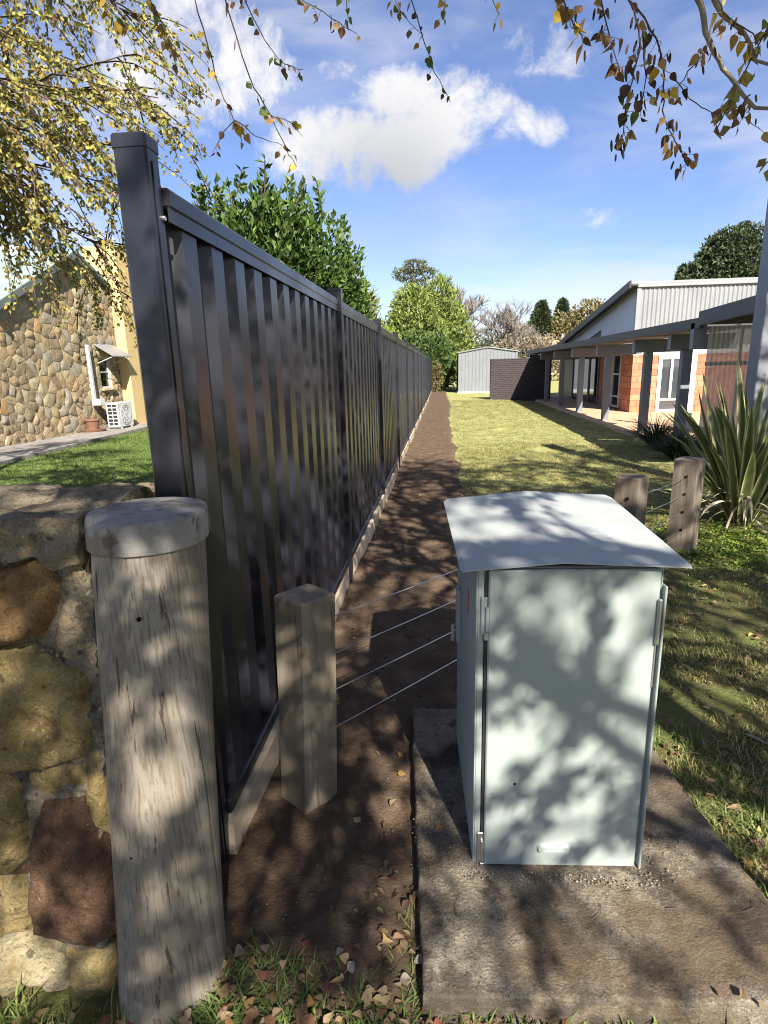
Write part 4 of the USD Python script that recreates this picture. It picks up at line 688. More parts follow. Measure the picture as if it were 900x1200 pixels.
obj('louvre_glass', bx(6.5, 7.3, 11.88, 11.89, .1, 2.1), M['interior'], wl)
sp = thing('steel_post', 'tall dark grey steel post at the right edge behind the flax', 'post', (3.63, 7.2, 0))
obj('shaft', bb(-.12, .12, -.12, .12, -.2, 3.6, .008), M['steel_blue'], sp); obj('base_plate', bb(-.18, .18, -.18, .18, -.02, .03, .004), M['steel_blue'], sp)

# ------------------------------------------------------------------ plants
def ribbon(base, az, L, w, el, bend, nseg=9, twist=0., edge=False, cup=.25, tipw=.08):
    """a strap leaf: rises at angle el, bends over by bend; 5 points across when edge"""
    pts, d = [np.array(base, float)], el
    for k in range(nseg):
        pts.append(pts[-1] + L / nseg * np.array([math.cos(az) * math.cos(d), math.sin(az) * math.cos(d), math.sin(d)])); d -= bend / nseg * (.4 + 1.4 * k / nseg)
    pts = np.array(pts); T = np.gradient(pts, axis=0); T /= np.linalg.norm(T, axis=1, keepdims=True); S = np.array([-math.sin(az), math.cos(az), 0.]); S = np.repeat(S[None], nseg + 1, 0); U = np.cross(S, T)
    tw = twist * np.linspace(0, 1, nseg + 1)[:, None]; S, U = S * np.cos(tw) + U * np.sin(tw), U * np.cos(tw) - S * np.sin(tw)
    t = np.linspace(0, 1, nseg + 1); ww = w * np.minimum(np.minimum(.55 + t * 1.6, 1), ((1 - t) / .38) ** .75 + tipw * (t < 1))
    cols = (-1, -.72, 0, .72, 1) if edge else (-1, 0, 1)
    V = np.stack([pts + S * (ww * c / 2)[:, None] + U * (ww * cup * abs(c))[:, None] for c in cols], 1); m = len(cols)
    i, j = np.meshgrid(np.arange(m - 1), np.arange(nseg)); a = j * m + i; q = np.stack([a, a + 1, a + m + 1, a + m], -1).reshape(-1, 4)
    e = np.tile([1., .6, 0., .6, 1.][:m] if edge else [0, 0, 0], nseg + 1)
    return V.reshape(-1, 3), np.vstack([q[:, [0, 1, 2]], q[:, [0, 2, 3]]]), e
r4 = np.random.default_rng(21); FB = np.array([2.9, 5.82, 0.])
fl = thing('flax_plant', 'large flax with upright yellow edged sword leaves near the dark fence post', 'flax plant', FB)
def flax_leaf(az, L, el, bend, off=(0, 0), tw=0., w=None):
    v, f, e = ribbon((off[0], off[1], 0), az, L, w or r4.uniform(.075, .105), el, bend, 11, tw, True)
    p = obj('leaf', (v, f), M['flax'], fl, smooth=True)
    UsdGeom.PrimvarsAPI(p).CreatePrimvar('edge', Sdf.ValueTypeNames.FloatArray, 'vertex').Set(Vt.FloatArray.FromNumpy(e.astype(np.float32)))
for k in range(64):
    az = k * 2.399 + r4.uniform(-.3, .3); ring = (k / 64) ** .6
    flax_leaf(az, r4.uniform(.95, 1.62) * (1 - .12 * ring), 1.52 - .42 * ring + r4.uniform(-.1, .1), r4.uniform(.08, .75) + .45 * ring * r4.random(), (math.cos(az) * .13 * ring, math.sin(az) * .13 * ring), r4.uniform(-.9, .9))
for (az, L, el, bend) in ((3.1, .9, .55, .5), (3.3, .95, .75, 1.1), (3.6, 1.05, .95, .7), (2.9, 1.2, 1.15, .2), (3.25, 1.35, 1.25, .05), (2.5, 1.5, 1.35, .1)): flax_leaf(az, L, el, bend, (math.cos(az) * .1, math.sin(az) * .1), .2)
for k in range(34):
    az = r4.uniform(0, 6.28) if k < 20 else r4.uniform(2.5, 4.9)
    v, f, e = ribbon((math.cos(az) * .08, math.sin(az) * .08, .05 + .25 * r4.random()), az, r4.uniform(.4, .75), r4.uniform(.015, .035), r4.uniform(-.1, .7), r4.uniform(.9, 1.8), 8, r4.uniform(-1, 1))
    obj('dead_leaf', (v, f), M['straw'], fl, smooth=True)
for (loc, n_, Lr, nm) in (((4.2, 12.0, -.1), 420, (.45, .85), 'dark grass tussock beside the verandah column'), ((3.95, 10.2, -.08), 520, (.4, .7), 'dark grass tussock close behind the flax plant')):
    ts = thing('grass_tussock', nm, 'grass clump', loc); parts = []
    for k in range(n_):
        az = r4.uniform(0, 6.28); rr_ = r4.random() ** .5
        v, f, e = ribbon((math.cos(az) * .1 * rr_, math.sin(az) * .1 * rr_, 0), az, r4.uniform(*Lr), .011, 1.5 - .85 * rr_, r4.uniform(.6, 1.9), 6); parts.append((v, f))
    obj('blades', cat(*parts), M['fol_tussock'], ts)

def crown(blobs, n, L, W, seed, up=.2, shell=.5, jag=.35, out=.7, shape=4, fold=.25):
    """leaf blades spread through a union of ellipsoids, thinning outward in ragged clumps"""
    g = np.random.default_rng(seed); b = np.array(blobs, float); vol = (b[:, 3] * b[:, 4] * b[:, 5]) ** .67; w = g.choice(len(b), n * 2, p=vol / vol.sum())
    d = rdirs(g, n * 2); rad = (shell + (1 - shell) * g.random(n * 2) ** .6)
    lump = fbm(d * 2.6 + w[:, None] * 7.1 + seed) ; rad = rad * (1 - jag + 2 * jag * lump)
    P = b[w, :3] + d * b[w, 3:6] * rad[:, None]
    hole = fbm(P / (b[:, 3:6].mean() * .22) + seed * 3.); keep = np.argsort(-hole - .15 * g.random(n * 2))[:int(n)]
    P, d = P[keep], d[keep]
    D = d * out + rdirs(g, len(P)) * (1 - out * .5) + [0, 0, up]; N = rdirs(g, len(P)) + d * .6 + [0, 0, .5]
    return leaves(P, D, N, L * g.uniform(.65, 1.25, len(P)), W * g.uniform(.7, 1.2, len(P)), fold, shape)
def stems(base, tips, r0, seed, n=9):
    g = np.random.default_rng(seed); t = np.linspace(0, 1, n); out = []
    for tip in tips:
        p = np.array(base)[None] * (1 - t[:, None]) + np.array(tip)[None] * t[:, None]; p[:, :2] += (g.normal(size=2) * np.linalg.norm(np.array(tip) - base) * .07)[None] * np.sin(t * 3.14)[:, None]; out.append(p)
    return tubes(np.array(out), (r0 * (1 - .8 * t))[None], 6)
def plant(name, label, cat_, base, blobs, n, L, W, m, seed, trunk='trunk_bark', r0=.08, pn=('trunk', 'crown'), group=None, **k):
    t = thing(name, label, cat_, base, group=group); base = np.array(base, float)
    tips = [np.array(b[:3]) * .9 + base * .1 for b in blobs]
    obj(pn[0], stems(base, tips, r0, seed), M[trunk], t, base=base, smooth=True)
    obj(pn[1], crown(blobs, n, L, W, seed, **k), M[m], t, base=base)
    return t
# laurel behind the fence, with shoots standing out of its top
LB = [(-1.75, 6.1, 2.3, .7, .9, .95), (-1.5, 6.9, 2.3, .65, 1.0, 1.0), (-2.0, 7.0, 2.55, .75, 1.1, .75), (-1.45, 7.9, 2.1, .55, .9, .85), (-2.0, 6.0, 2.2, .55, .6, .9), (-1.7, 7.0, 1.4, .7, 1.3, .9)]
lt = plant('laurel_shrub', 'large dark green glossy leaved shrub rising behind the steel fence', 'shrub', (-1.8, 6.7, 0), LB, 21000, .09, .046, 'fol_laurel', 5, r0=.06, pn=('stems', 'foliage'), up=.55, shell=.35, jag=.3, out=.55, shape=4)
g = np.random.default_rng(8); sp_, lp_ = [], []
for k in range(70):
    b = LB[g.integers(0, 5)]; a = g.uniform(0, 6.28); p0 = np.array(b[:3]) + [b[3] * .7 * math.cos(a), b[4] * .8 * math.sin(a), b[5] * .75]; d = unit([.3 * g.normal(), .3 * g.normal(), 1.]); Ls = g.uniform(.14, .34); p = p0 + d * np.linspace(0, Ls, 6)[:, None]; sp_.append(p)
    for q in range(11): lp_.append((p0 + d * Ls * (.2 + .08 * q), unit(d * .8 + rdirs(g, 1)[0] * .8)))
obj('shoots', tubes(np.array(sp_), .006, 4), M['trunk_bark'], lt, kind='stuff', base=(-1.8, 6.7, 0))
P, D = np.array([a for a, b in lp_]), np.array([b for a, b in lp_])
obj('shoot_leaves', leaves(P, D, rdirs(g, len(P)), .085 * g.uniform(.7, 1.2, len(P)), .04), M['fol_laurel'], lt, kind='stuff', base=(-1.8, 6.7, 0))
plant('narrow_leaved_shrub', 'narrow leaved olive shrub with bare brown stems right of the dark laurel', 'shrub', (-1.35, 9.6, 0), [(-1.55, 9.3, 2.1, .55, .9, .8), (-1.5, 10.2, 2.25, .5, .9, .65), (-1.6, 9.9, 1.6, .5, 1., .8), (-1.45, 9.0, 2.5, .4, .6, .4)], 4200, .15, .026, 'fol_lance', 6, r0=.05, pn=('stems', 'foliage'), up=.5, shell=.3, jag=.4, out=.8)
for k, (x, y, z, s, lab) in enumerate([(-1.8, 12.5, 2.5, .75, 'bright lime green bush behind the fence, nearest of the lime green bushes'), (-2.0, 15.5, 2.55, .95, 'bright lime green bush behind the middle of the fence'), (-2.3, 20, 2.75, 1.2, 'bright lime green bush behind the far fence panels'), (-2.7, 26, 3.0, 1.5, 'lime green bush at the foot of the twin conifers')]):
    plant('lime_bush', lab, 'bush', (x, y, 0), [(x, y, z * .75, s * .8, s * 1.5, z * .36), (x + .1, y + s, z * .7, s * .7, s, z * .35), (x - .3, y - s * .6, z * .6, s * .7, s, z * .35)], 2600, .12 + .012 * k, .06, 'fol_lime', 30 + k, r0=.05, pn=('stems', 'foliage'), up=.3, shell=.4, group='lime green bushes along the back of the fence')
def A(px, py, y): return at(px, py, y)
def conifer(name, label, x, y, h, w, n, L, m, seed, group=None, flat=1.):
    t = thing(name, label, 'tree', (x, y, 0), group=group); g = np.random.default_rng(seed)
    obj('trunk', tube([(0, 0, -.2), (0, 0, h * .5), (0, 0, h * .96)], np.array([.03 * h, .02 * h, .004 * h]), 8), M['trunk_bark'], t, smooth=True)
    z = g.random(n) ** .8; th = g.uniform(0, 6.28, n); prof = np.minimum(1, (1 - z) * 1.5) ** flat * np.minimum(1, .55 + z * 2); lump = fbm(np.stack([np.cos(th) * 2, np.sin(th) * 2, z * 7 + seed], -1)); r = w * prof * (.45 + .55 * g.random(n) ** .5) * (.62 + .75 * lump)
    P = np.stack([np.cos(th) * r, np.sin(th) * r, h * (.04 + .96 * z)], -1); D = np.stack([np.cos(th), np.sin(th), .7 + 0 * th], -1) + rdirs(g, n) * .6
    obj('crown', leaves(P, D, rdirs(g, n) + [0, 0, .4], L * g.uniform(.6, 1.3, n), L * .42, .2), M[m], t)
for px, top, y, w, sd, lab in ((486, 334, 42, 1.7, 1, 'broad yellow green conifer, left one of the twin conifers above the fence end'), (517, 325, 44, 1.55, 2, 'broad yellow green conifer, right one of the twin conifers above the fence end')):
    x = A(px, 430, y)[0]; z = A(px, top, y)[2]
    plant('conifer', lab, 'tree', (x, y, 0), [(x, y, z * .5, w * 1.05, w, z * .46), (x - w * .35, y - .3, z * .42, w, w, z * .4), (x + w * .4, y - .2, z * .4, w, w, z * .4), (x - .1, y, z * .74, w * .85, w * .8, z * .25)], 11000, .34, .13, 'fol_conifer', 80 + sd, r0=.2, up=.6, shell=.6, jag=.32, out=.5)
x, y = A(506, 440, 39)[0], 39.
plant('dark_hedge_tree', 'dense dark green ivy covered tree between the fence end and the shed', 'tree', (x, y, 0), [(x - .3, y, 1.7, 1.4, 1.3, 1.6), (x + .3, y + .5, 2.0, 1.1, 1.3, 1.7), (x - 1.2, y + 1., 2.2, 1.4, 1.4, 1.8), (x + .5, y, 1.2, .9, 1.1, 1.2)], 7000, .24, .13, 'fol_ivy', 12, r0=.12)
p = A(513, 440, 37.2)
plant('clipped_hedge', 'rounded brownish green clipped hedge at the very end of the fence', 'hedge', (p[0] - .1, 37.6, 0), [(p[0] - .25, 37.8, .95, .55, .8, 1.0), (p[0] - .1, 38.6, .9, .5, .8, .9)], 2400, .12, .06, 'fol_autumn', 13, r0=.06, pn=('stems', 'foliage'))
x, y = A(484, 320, 70)[0], 70.; zc = A(484, 312, 70)[2]
plant('gum_tree', 'slender gum tree with a small open crown above the conifers', 'tree', (x, y, 0), [(x - 1.0, y, zc - .9, 1.3, 1.3, .6), (x + .2, y, zc - .1, 1.4, 1.3, .7), (x + 1.6, y, zc - .8, 1.1, 1.1, .5), (x - .3, y + .5, zc - 2.9, 1.9, 1.4, .7), (x + .6, y, zc - 2., 1.2, 1.1, .5)], 2400, .4, .15, 'fol_gum', 14, r0=.42, jag=.5, shell=.3)
def bare_tree(label, x, y, h, seed, spread=.5, levels=5, m='bare_bark', r=.2, group=None):
    t = thing('bare_tree', label, 'tree', (x, y, 0), group=group); g = np.random.default_rng(seed); segs, rad = [], []
    def grow(p, d, L, r_, lv):
        n_ = 5; pts_ = [p]
        for _ in range(n_): d = unit(d + rdirs(g, 1)[0] * .16 + [0, 0, .05]); pts_.append(pts_[-1] + d * L / n_)
        segs.append(np.array(pts_)); rad.append(np.linspace(r_, r_ * .6, n_ + 1))
        if lv:
            for k in range(4 if lv < levels else 6):
                tt = g.uniform(.35, 1.); q = pts_[int(tt * n_)]; grow(q, unit(d + rdirs(g, 1)[0] * spread * 1.6 + [0, 0, .15]), L * g.uniform(.55, .75), max(r_ * .55, .028), lv - 1)
    grow(np.zeros(3), np.array([0, 0, 1.]), h * .34, r, levels)
    v, f = tubes([segs[0]], [rad[0]], 6); obj('trunk', (v, f), M[m], t); obj('branches', tubes(np.array(segs[1:]), np.array(rad[1:]), 3), M[m], t)
p = A(537, 430, 62); bare_tree('pale leafless tree showing thin branches right of the twin conifers', p[0], 62, 13., 3, .42)
p = A(592, 430, 66); bare_tree('pale leafless tree with a rounded twiggy crown above the shed', p[0], 66, 12.5, 4, .5)
p = A(612, 430, 72); bare_tree('small pale leafless tree behind the shed, right of the rounded one', p[0], 72, 10.5, 9, .55)
for k, (px, top, y, w, lab) in enumerate([(632, 355, 95, 3.0, 'dark conifer far behind the brick wall, left one of a pair'), (656, 353, 98, 2.4, 'dark conifer far behind the brick wall, right one of a pair'), (790, 314, 90, 2.6, 'small pointed dark conifer above the zinc roof')]):
    p = A(px, 430, y); conifer('dark_conifer', lab, p[0], y, A(px, top, y)[2], w, 3800, .75, 'fol_pine', 40 + k, flat=.9)
p = A(850, 430, 85); zt_ = A(850, 266, 85)[2]; x, y = p[0], 85.
plant('cypress_tree', 'big dark rounded conifer standing above the roof at right', 'tree', (x, y, 0), [(x, y, zt_ - 4.2, 5.2, 4, 4.2), (x - 3.4, y, zt_ - 6.6, 3.4, 3.4, 3.6), (x + 3.6, y, zt_ - 5.2, 4, 3.5, 3.9), (x + .6, y - 1, zt_ - 8, 5.6, 4, 4), (x - 1.4, y - .5, zt_ - 3., 2.8, 2.8, 2.6)], 15000, .62, .3, 'fol_pine', 51, r0=.5, up=.1, shell=.55, jag=.3)
p = A(690, 430, 92); x, y = p[0], 92.; zt_ = A(690, 348, 92)[2]
plant('autumn_tree', 'bushy ochre autumn tree above the far end of the verandah roof', 'tree', (x, y, 0), [(x, y, zt_ - 3.4, 3.2, 3, 3.2), (x - 3.2, y, zt_ - 4.5, 2.6, 2.6, 2.6), (x + 3., y, zt_ - 4, 2.6, 2.6, 2.9)], 5200, .55, .3, 'fol_autumn', 52, r0=.3, shell=.3, jag=.45)
for k, (px, py, y, w, lab) in enumerate([(610, 405, 60, 2.6, 'low dry mauve shrub bank seen above the shed roof'), (645, 402, 62, 2.8, 'low dry mauve shrub bank above the dark brick wall'), (575, 398, 75, 3.0, 'olive bush behind the shed beside the light poles')]):
    p = A(px, 430, y); z = A(px, py - 10, y)[2]
    plant('far_shrub', lab, 'shrub', (p[0], y, 0), [(p[0], y, z * .55, w, 2, z * .5), (p[0] + w * .7, y, z * .5, w * .7, 2, z * .45), (p[0] - w * .6, y, z * .5, w * .7, 2, z * .45)], 3400, .34, .17, 'fol_mauve' if k < 2 else 'fol_gum', 60 + k, r0=.1, shell=.35, jag=.4)
# the mass of trees that closes the far edge of the grounds
fb, g = [], np.random.default_rng(77)
for x in np.arange(-120, 150, 6.): fb.append((x + g.uniform(-2, 2), 128 + g.uniform(-6, 6), 2.2, 5.5, 4, g.uniform(2.8, 5.6)))
obj('far_wood', crown(fb, 16000, 1.1, .6, 78, shell=.5), M['fol_ivy'], kind='stuff', label='far strip of trees closing off the grounds behind the shed', cat='trees')
for k, (px, top, y) in enumerate([(555, 371, 80), (562, 393, 84), (578, 388, 78)]):
    p = A(px, 430, y); z = A(px, top, y)[2]
    t = thing('light_pole', ['tallest pale field light pole standing behind the shed', 'shortest pale pole standing behind the shed', 'pale pole with a lamp head behind the shed'][k], 'light pole', (p[0], y, 0), group=None)
    obj('pole', tube([(0, 0, 0), (0, 0, z)], np.array([.16, .12]), 8), M['grey_plastic'], t)
    if k != 1: obj('lamp_head', bb(-.1 if k else -.2, 1.6 if not k else .6, -.2, .2, z - .05, z + .12, .02), M['grey_plastic'], t)
p = A(645, 398, 88); dh = thing('distant_house', 'distant house with a pale roof glimpsed over the brick wall', 'house', (p[0], 90, 0)); zr = A(645, 396, 88)[2]
obj('wall', bb(-4, 4, 0, 6, 0, zr - 1.6, .02), M['cs1'], dh); obj('roof', prism(Polygon([(-4.5, zr - 1.6), (4.5, zr - 1.6), (0, zr + .3)]), -.3, 6.3, 'xzy'), M['render_yellow'], dh)
p = A(664, 400, 70); wfm = thing('white_balcony_frame', 'white timber balcony frame above the far verandah roof', 'balcony', (p[0], 70, 0)); z0, z1 = A(664, 408, 70)[2], A(664, 391, 70)[2]
[obj('balcony_post', bb(x - .09, x + .09, -.09, .09, 0, z1, .01), M['white_paint'], wfm) for x in (-.5, .5, 2.2)]; obj('rail', cat(bb(-.7, 2.4, -.08, .08, z1 - .9, z1 - .7, .01), bb(-.7, 2.4, -.2, .2, 0.0, .2, .01)), M['white_paint'], wfm)

# ------------------------------------------------------------------ birches
def twigset(g, starts, dirs, L, droop, nseg=7):
    n = len(starts); P = [starts]; d = dirs / np.linalg.norm(dirs, axis=1, keepdims=True); L = np.broadcast_to(L, (n,))
    for k in range(nseg):
        d = d + np.array([0, 0, -droop]) + g.normal(size=(n, 3)) * .13; d /= np.linalg.norm(d, axis=1, keepdims=True); P.append(P[-1] + d * (L / nseg)[:, None])
    return np.stack(P, 1)
def twig_leaves(g, T, per, L, W, lo=.1):
    n, m, _ = T.shape; w = np.repeat(np.arange(n), per); t = g.uniform(lo, 1, len(w)) * (m - 1.001); k = t.astype(int); fr = (t - k)[:, None]
    P = T[w, k] * (1 - fr) + T[w, k + 1] * fr; D = rdirs(g, len(w)) * .9 + [0, 0, -.75] + (T[w, k + 1] - T[w, k]) * 2
    return leaves(P + g.normal(size=P.shape) * .015, D, rdirs(g, len(w)), L * g.uniform(.6, 1.2, len(w)), W * g.uniform(.7, 1.15, len(w)), .15)
def birch(label, base, h, boughs, tw_per, per, seed, L=.05, tl=(.7, 1.5), lean=(0, 0)):
    t = thing('birch_tree', label, 'tree', base); base = np.array(base, float); g = np.random.default_rng(seed)
    z = np.linspace(0, 1, 16); tr = np.stack([lean[0] * z + .06 * np.sin(z * 6), lean[1] * z + .05 * np.cos(z * 5), z * h - .1], 1)
    obj('trunk', tube(tr, .13 * (1 - z * .93), 12), M['birch_bark'], t, smooth=True)
    bp, br = [], []
    for (s, e, r) in boughs:
        s, e = np.array(s, float) - base, np.array(e, float) - base; u_ = np.linspace(0, 1, 12)[:, None]; c = (s + e) / 2 + [0, 0, np.linalg.norm(e - s) * .16]
        p = s * (1 - u_) ** 2 + 2 * c * u_ * (1 - u_) + e * u_ ** 2; p += g.normal(size=3) * .05 * np.sin(u_ * 6); bp.append(p); br.append(r * (1 - .82 * u_[:, 0]))
    bp, br = np.array(bp), np.array(br)
    for p, r in zip(bp, br): obj('bough', tube(p, r, 7), M['birch_bark' if r[0] > .025 else 'twig_bark'], t, smooth=True)
    w = np.repeat(np.arange(len(bp)), tw_per); u_ = g.uniform(.22, 1, len(w)) * 10.99; k = u_.astype(int); fr = (u_ - k)[:, None]; S = bp[w, k] * (1 - fr) + bp[w, k + 1] * fr
    d = (bp[w, k + 1] - bp[w, k]); d /= np.linalg.norm(d, axis=1, keepdims=True); T = twigset(g, S, d * .8 + rdirs(g, len(w)) * [1, 1, .6], g.uniform(*tl, len(w)), .16)
    obj('twigs', tubes(T, np.linspace(.007, .002, T.shape[1])[None], 3), M['twig_bark'], t)
    obj('crown', twig_leaves(g, T, per, L, L * .75), M['birch_leaf'], t)
    return t, base
def radial(base, h, n, z0, reach, seed, keep=None):
    g = np.random.default_rng(seed); out = []
    for k in range(n):
        z = z0 + (h - z0) * (k / n) ** .9; az = k * 2.399 + g.uniform(-.4, .4); rr_ = reach * (1 - .6 * (k / n)) * g.uniform(.75, 1.1)
        s = np.array(base) + [0, 0, z * .96]; e = np.array(base) + [math.cos(az) * rr_, math.sin(az) * rr_, z + rr_ * g.uniform(.05, .5)]; out.append((s, e, .035))
    return out
bA = (2.9, -2.7, 0); over = [((2.9, -2.6, 2.9), at(905, 132, 1.75), .045), ((2.9, -2.6, 3.2), (1.3, 1.6, 3.05), .04), ((2.9, -2.6, 3.6), (.6, 1.3, 3.6), .04)]
tA, _ = birch('birch tree spreading overhead, hanging browned leaves and catkins into the upper right', bA, 9.5, radial(bA, 9.2, 30, 2.8, 3.5, 1) + over[1:], 22, 84, 101, L=.055)
bC = (6.3, -3.0, 0); birch('birch tree behind the viewer shading the right hand lawn', bC, 10.5, radial(bC, 10., 26, 2.4, 3.6, 2), 30, 80, 102, L=.055)
bE = (7.3, 1.6, 0); birch('birch tree beyond the right edge whose shade falls on the lawn by the verandah', bE, 8.5, radial(bE, 8.2, 22, 2.6, 2.6, 6), 24, 80, 105, L=.055)
bD = (.2, -5.8, 0); birch('birch tree behind the viewer shading the log post and garden wall', bD, 9.0, radial(bD, 8.7, 26, 2.6, 3.3, 5), 24, 66, 104, L=.055)
bB = (-5.3, 3.1, 0); ends = [(150, 60, 4.2), (185, 120, 4.6), (110, 180, 4.0), (170, 235, 4.8), (60, 120, 3.8), (125, 290, 4.6), (40, 230, 4.0), (20, 40, 4.2), (90, 20, 4.4), (60, 300, 4.6), (175, 30, 5.0), (120, 340, 5.0)]
tB, _ = birch('birch tree whose speckled yellow and olive crown fills the upper left corner', bB, 8., [((-5.2, 3.1, 1.6 + .35 * k), at(*e), .02) for k, e in enumerate(ends)] + radial(bB, 8, 9, 4., 2.4, 3), 54, 50, 103, L=.039, tl=(.4, 1.0))
# sprays that hang into the picture, leaf by leaf
LEAFM = dict(y='leaf_yellow', o='leaf_ochre', b='leaf_brown', d='leaf_dark', g='leaf_green', t='leaf_tan')
def spray(parent, base, pix, y, r, nleaf, size, pal, seed, ncat=0, lo=.1, jit=.25, bough=False):
    g = np.random.default_rng(seed); p = np.array([at(px, py, y + dy) for px, py, dy in pix]); 
    tt = np.linspace(0, 1, 4 * (len(p) - 1) + 1) * (len(p) - 1); pl = np.stack([np.interp(tt, np.arange(len(p)), p[:, k]) for k in range(3)], 1)
    pl[1:-1] = (pl[:-2] + 2 * pl[1:-1] + pl[2:]) / 4; pl += g.normal(size=pl.shape) * r * .7
    tw = obj('bough' if bough else 'twig', tube(pl, r * np.linspace(1, .45, len(pl)), 7 if bough else 5), M['bough_bark' if bough else 'twig_bark'], parent, smooth=True, base=base)
    for k in range(nleaf + ncat):
        u_ = g.uniform(lo, 1) * (len(pl) - 1.01); i_ = int(u_); q = pl[i_] + (pl[i_ + 1] - pl[i_]) * (u_ - i_); D = rdirs(g, 1)[0] * .75 + [0, 0, -1.]; st = g.uniform(.008, .02) + jit * .05 * g.random()
        d0 = unit(rdirs(g, 1)[0] + [0, 0, -.4]); q2 = q + d0 * st
        stalk = tube([q, q2], .0007, 3)
        if k < nleaf:
            L = size * g.uniform(.7, 1.2); v, f = leaves(q2[None], D[None], rdirs(g, 1), L, L * g.uniform(.55, .8), g.uniform(-.15, .5), 13)
            obj('leaf', cat((v, f), stalk), M[LEAFM[pal[g.integers(len(pal))]]], tw, smooth=True, base=base)
        else:
            L = size * g.uniform(.6, .85); D = unit(D + [0, 0, -1.2]); z = np.linspace(0, 1, 6)[:, None]; obj('catkin', tube(q2 + D * L * z, L * .13 * np.array([.5, .9, 1., 1., .85, .3]), 7), M['leaf_dark' if g.random() < .7 else 'leaf_brown'], tw, smooth=True, base=base)
S = [  # top centre-left sprays of the left birch: pixels with small depth offsets
    (tB, bB, [(170, -140, .1), (215, -50, 0), (238, 35, 0), (258, 108, .02), (275, 140, .03), (283, 166, .05)], 2.3, .0032, 17, .034, 'goby', 0), (tB, bB, [(275, 140, .03), (262, 155, .03), (250, 178, .05)], 2.3, .002, 4, .03, 'bo', 0), (tB, bB, [(275, 140, .03), (300, 160, .03), (332, 170, .02)], 2.3, .002, 4, .034, 'yo', 0),
    (tB, bB, [(230, -130, 0), (262, -10, 0), (290, 90, .03), (318, 135, .05), (336, 175, .05), (348, 196, .06)], 2.2, .003, 15, .036, 'ybog', 0), (tB, bB, [(262, -60, 0), (295, 20, .05), (328, 74, .08), (356, 82, .1)], 2.3, .0024, 16, .03, 'ggob', 0), (tB, bB, [(300, -90, 0), (345, -5, 0), (390, 22, .05), (418, 40, .08)], 2.3, .0022, 14, .032, 'gob', 0),
    (tB, bB, [(318, 135, .05), (340, 142, .02), (355, 160, .02)], 2.2, .0018, 5, .036, 'yyg', 0), (tB, bB, [(60, -110, 0), (100, -20, .1), (130, 15, .15), (150, 30, .2)], 2.1, .003, 13, .038, 'bogy', 0), (tB, bB, [(380, -80, 0), (405, -10, .1), (408, 28, .15)], 2.4, .002, 10, .03, 'gog', 0),
    (tB, bB, [(430, -110, .1), (478, -15, .1), (498, 55, .1), (510, 86, .12), (528, 118, .15)], 2.5, .0026, 16, .03, 'ggdb', 0), (tB, bB, [(440, -60, 0), (466, 10, 0), (495, 42, 0)], 2.5, .002, 10, .03, 'gob', 0), (tB, bB, [(505, -70, 0), (522, -10, 0), (520, 22, 0)], 2.4, .002, 8, .028, 'gyo', 0),
    (tB, bB, [(130, -70, 0), (175, 0, 0), (200, 45, 0), (205, 75, 0)], 2.5, .0026, 22, .034, 'goyb', 0), (tB, bB, [(20, -80, 0), (55, 5, 0), (90, 35, 0)], 2.4, .0026, 18, .034, 'goyb', 0),
    # upper right, browned leaves and catkins
    (tA, bA, [(570, -60, 0), (574, -8, 0), (585, 18, 0)], 1.6, .0018, 5, .03, 'yyg', 0), (tA, bA, [(640, -90, .0), (655, -20, 0), (668, 25, 0), (690, 52, 0)], 1.6, .0024, 12, .042, 'obyt', 4), (tA, bA, [(690, -60, 0), (704, 0, 0), (718, 60, 0), (730, 92, .02)], 1.6, .0022, 12, .036, 'bodt', 5),
    (tA, bA, [(720, -70, 0), (738, 0, 0), (752, 45, .02), (740, 95, .02), (730, 140, .03), (727, 175, .03)], 1.55, .0024, 12, .036, 'dbog', 13), (tA, bA, [(738, 0, .0), (770, 45, .0), (780, 90, 0), (776, 130, 0), (790, 165, .02), (806, 190, .02)], 1.6, .0024, 16, .034, 'dboy', 12), (tA, bA, [(752, 45, .02), (757, 90, .02), (750, 135, .03)], 1.6, .0018, 8, .034, 'dbt', 6),
    (tA, bA, [(835, 20, .0), (828, 60, 0), (800, 92, 0), (790, 110, 0)], 1.65, .002, 8, .032, 'bodt', 2), (tA, bA, [(880, 110, .0), (872, 118, 0), (868, 135, 0), (890, 150, .0)], 1.7, .0018, 8, .03, 'tobd', 2), (tA, bA, [(842, 0, 0), (855, 25, 0), (884, 40, 0), (890, 62, 0)], 1.6, .002, 7, .034, 'ybo', 3)]
for k, (t, b, pix, y, r, n_, sz, pal, nc) in enumerate(S): spray(t, b, pix, y, r, int(n_ * (1.7 if t == tA else 1.3)), sz * (.82 if t == tA else .95), pal, 300 + k, int(nc * 1.7))
spray(tA, bA, [(790, -190, -.35), (806, -70, -.1), (819, 8, 0), (836, 62, .02), (862, 100, .05), (915, 140, .1)], 1.7, .009, 0, .03, 'b', 401, bough=True)
spray(tA, bA, [(800, -110, -.2), (838, 5, 0), (868, 42, .02), (915, 85, .05)], 1.75, .0075, 0, .03, 'b', 402, bough=True)
spray(tA, bA, [(790, 92, .05), (815, 122, .05), (842, 135, .05), (880, 120, .05)], 1.75, .0016, 0, .03, 'b', 403)

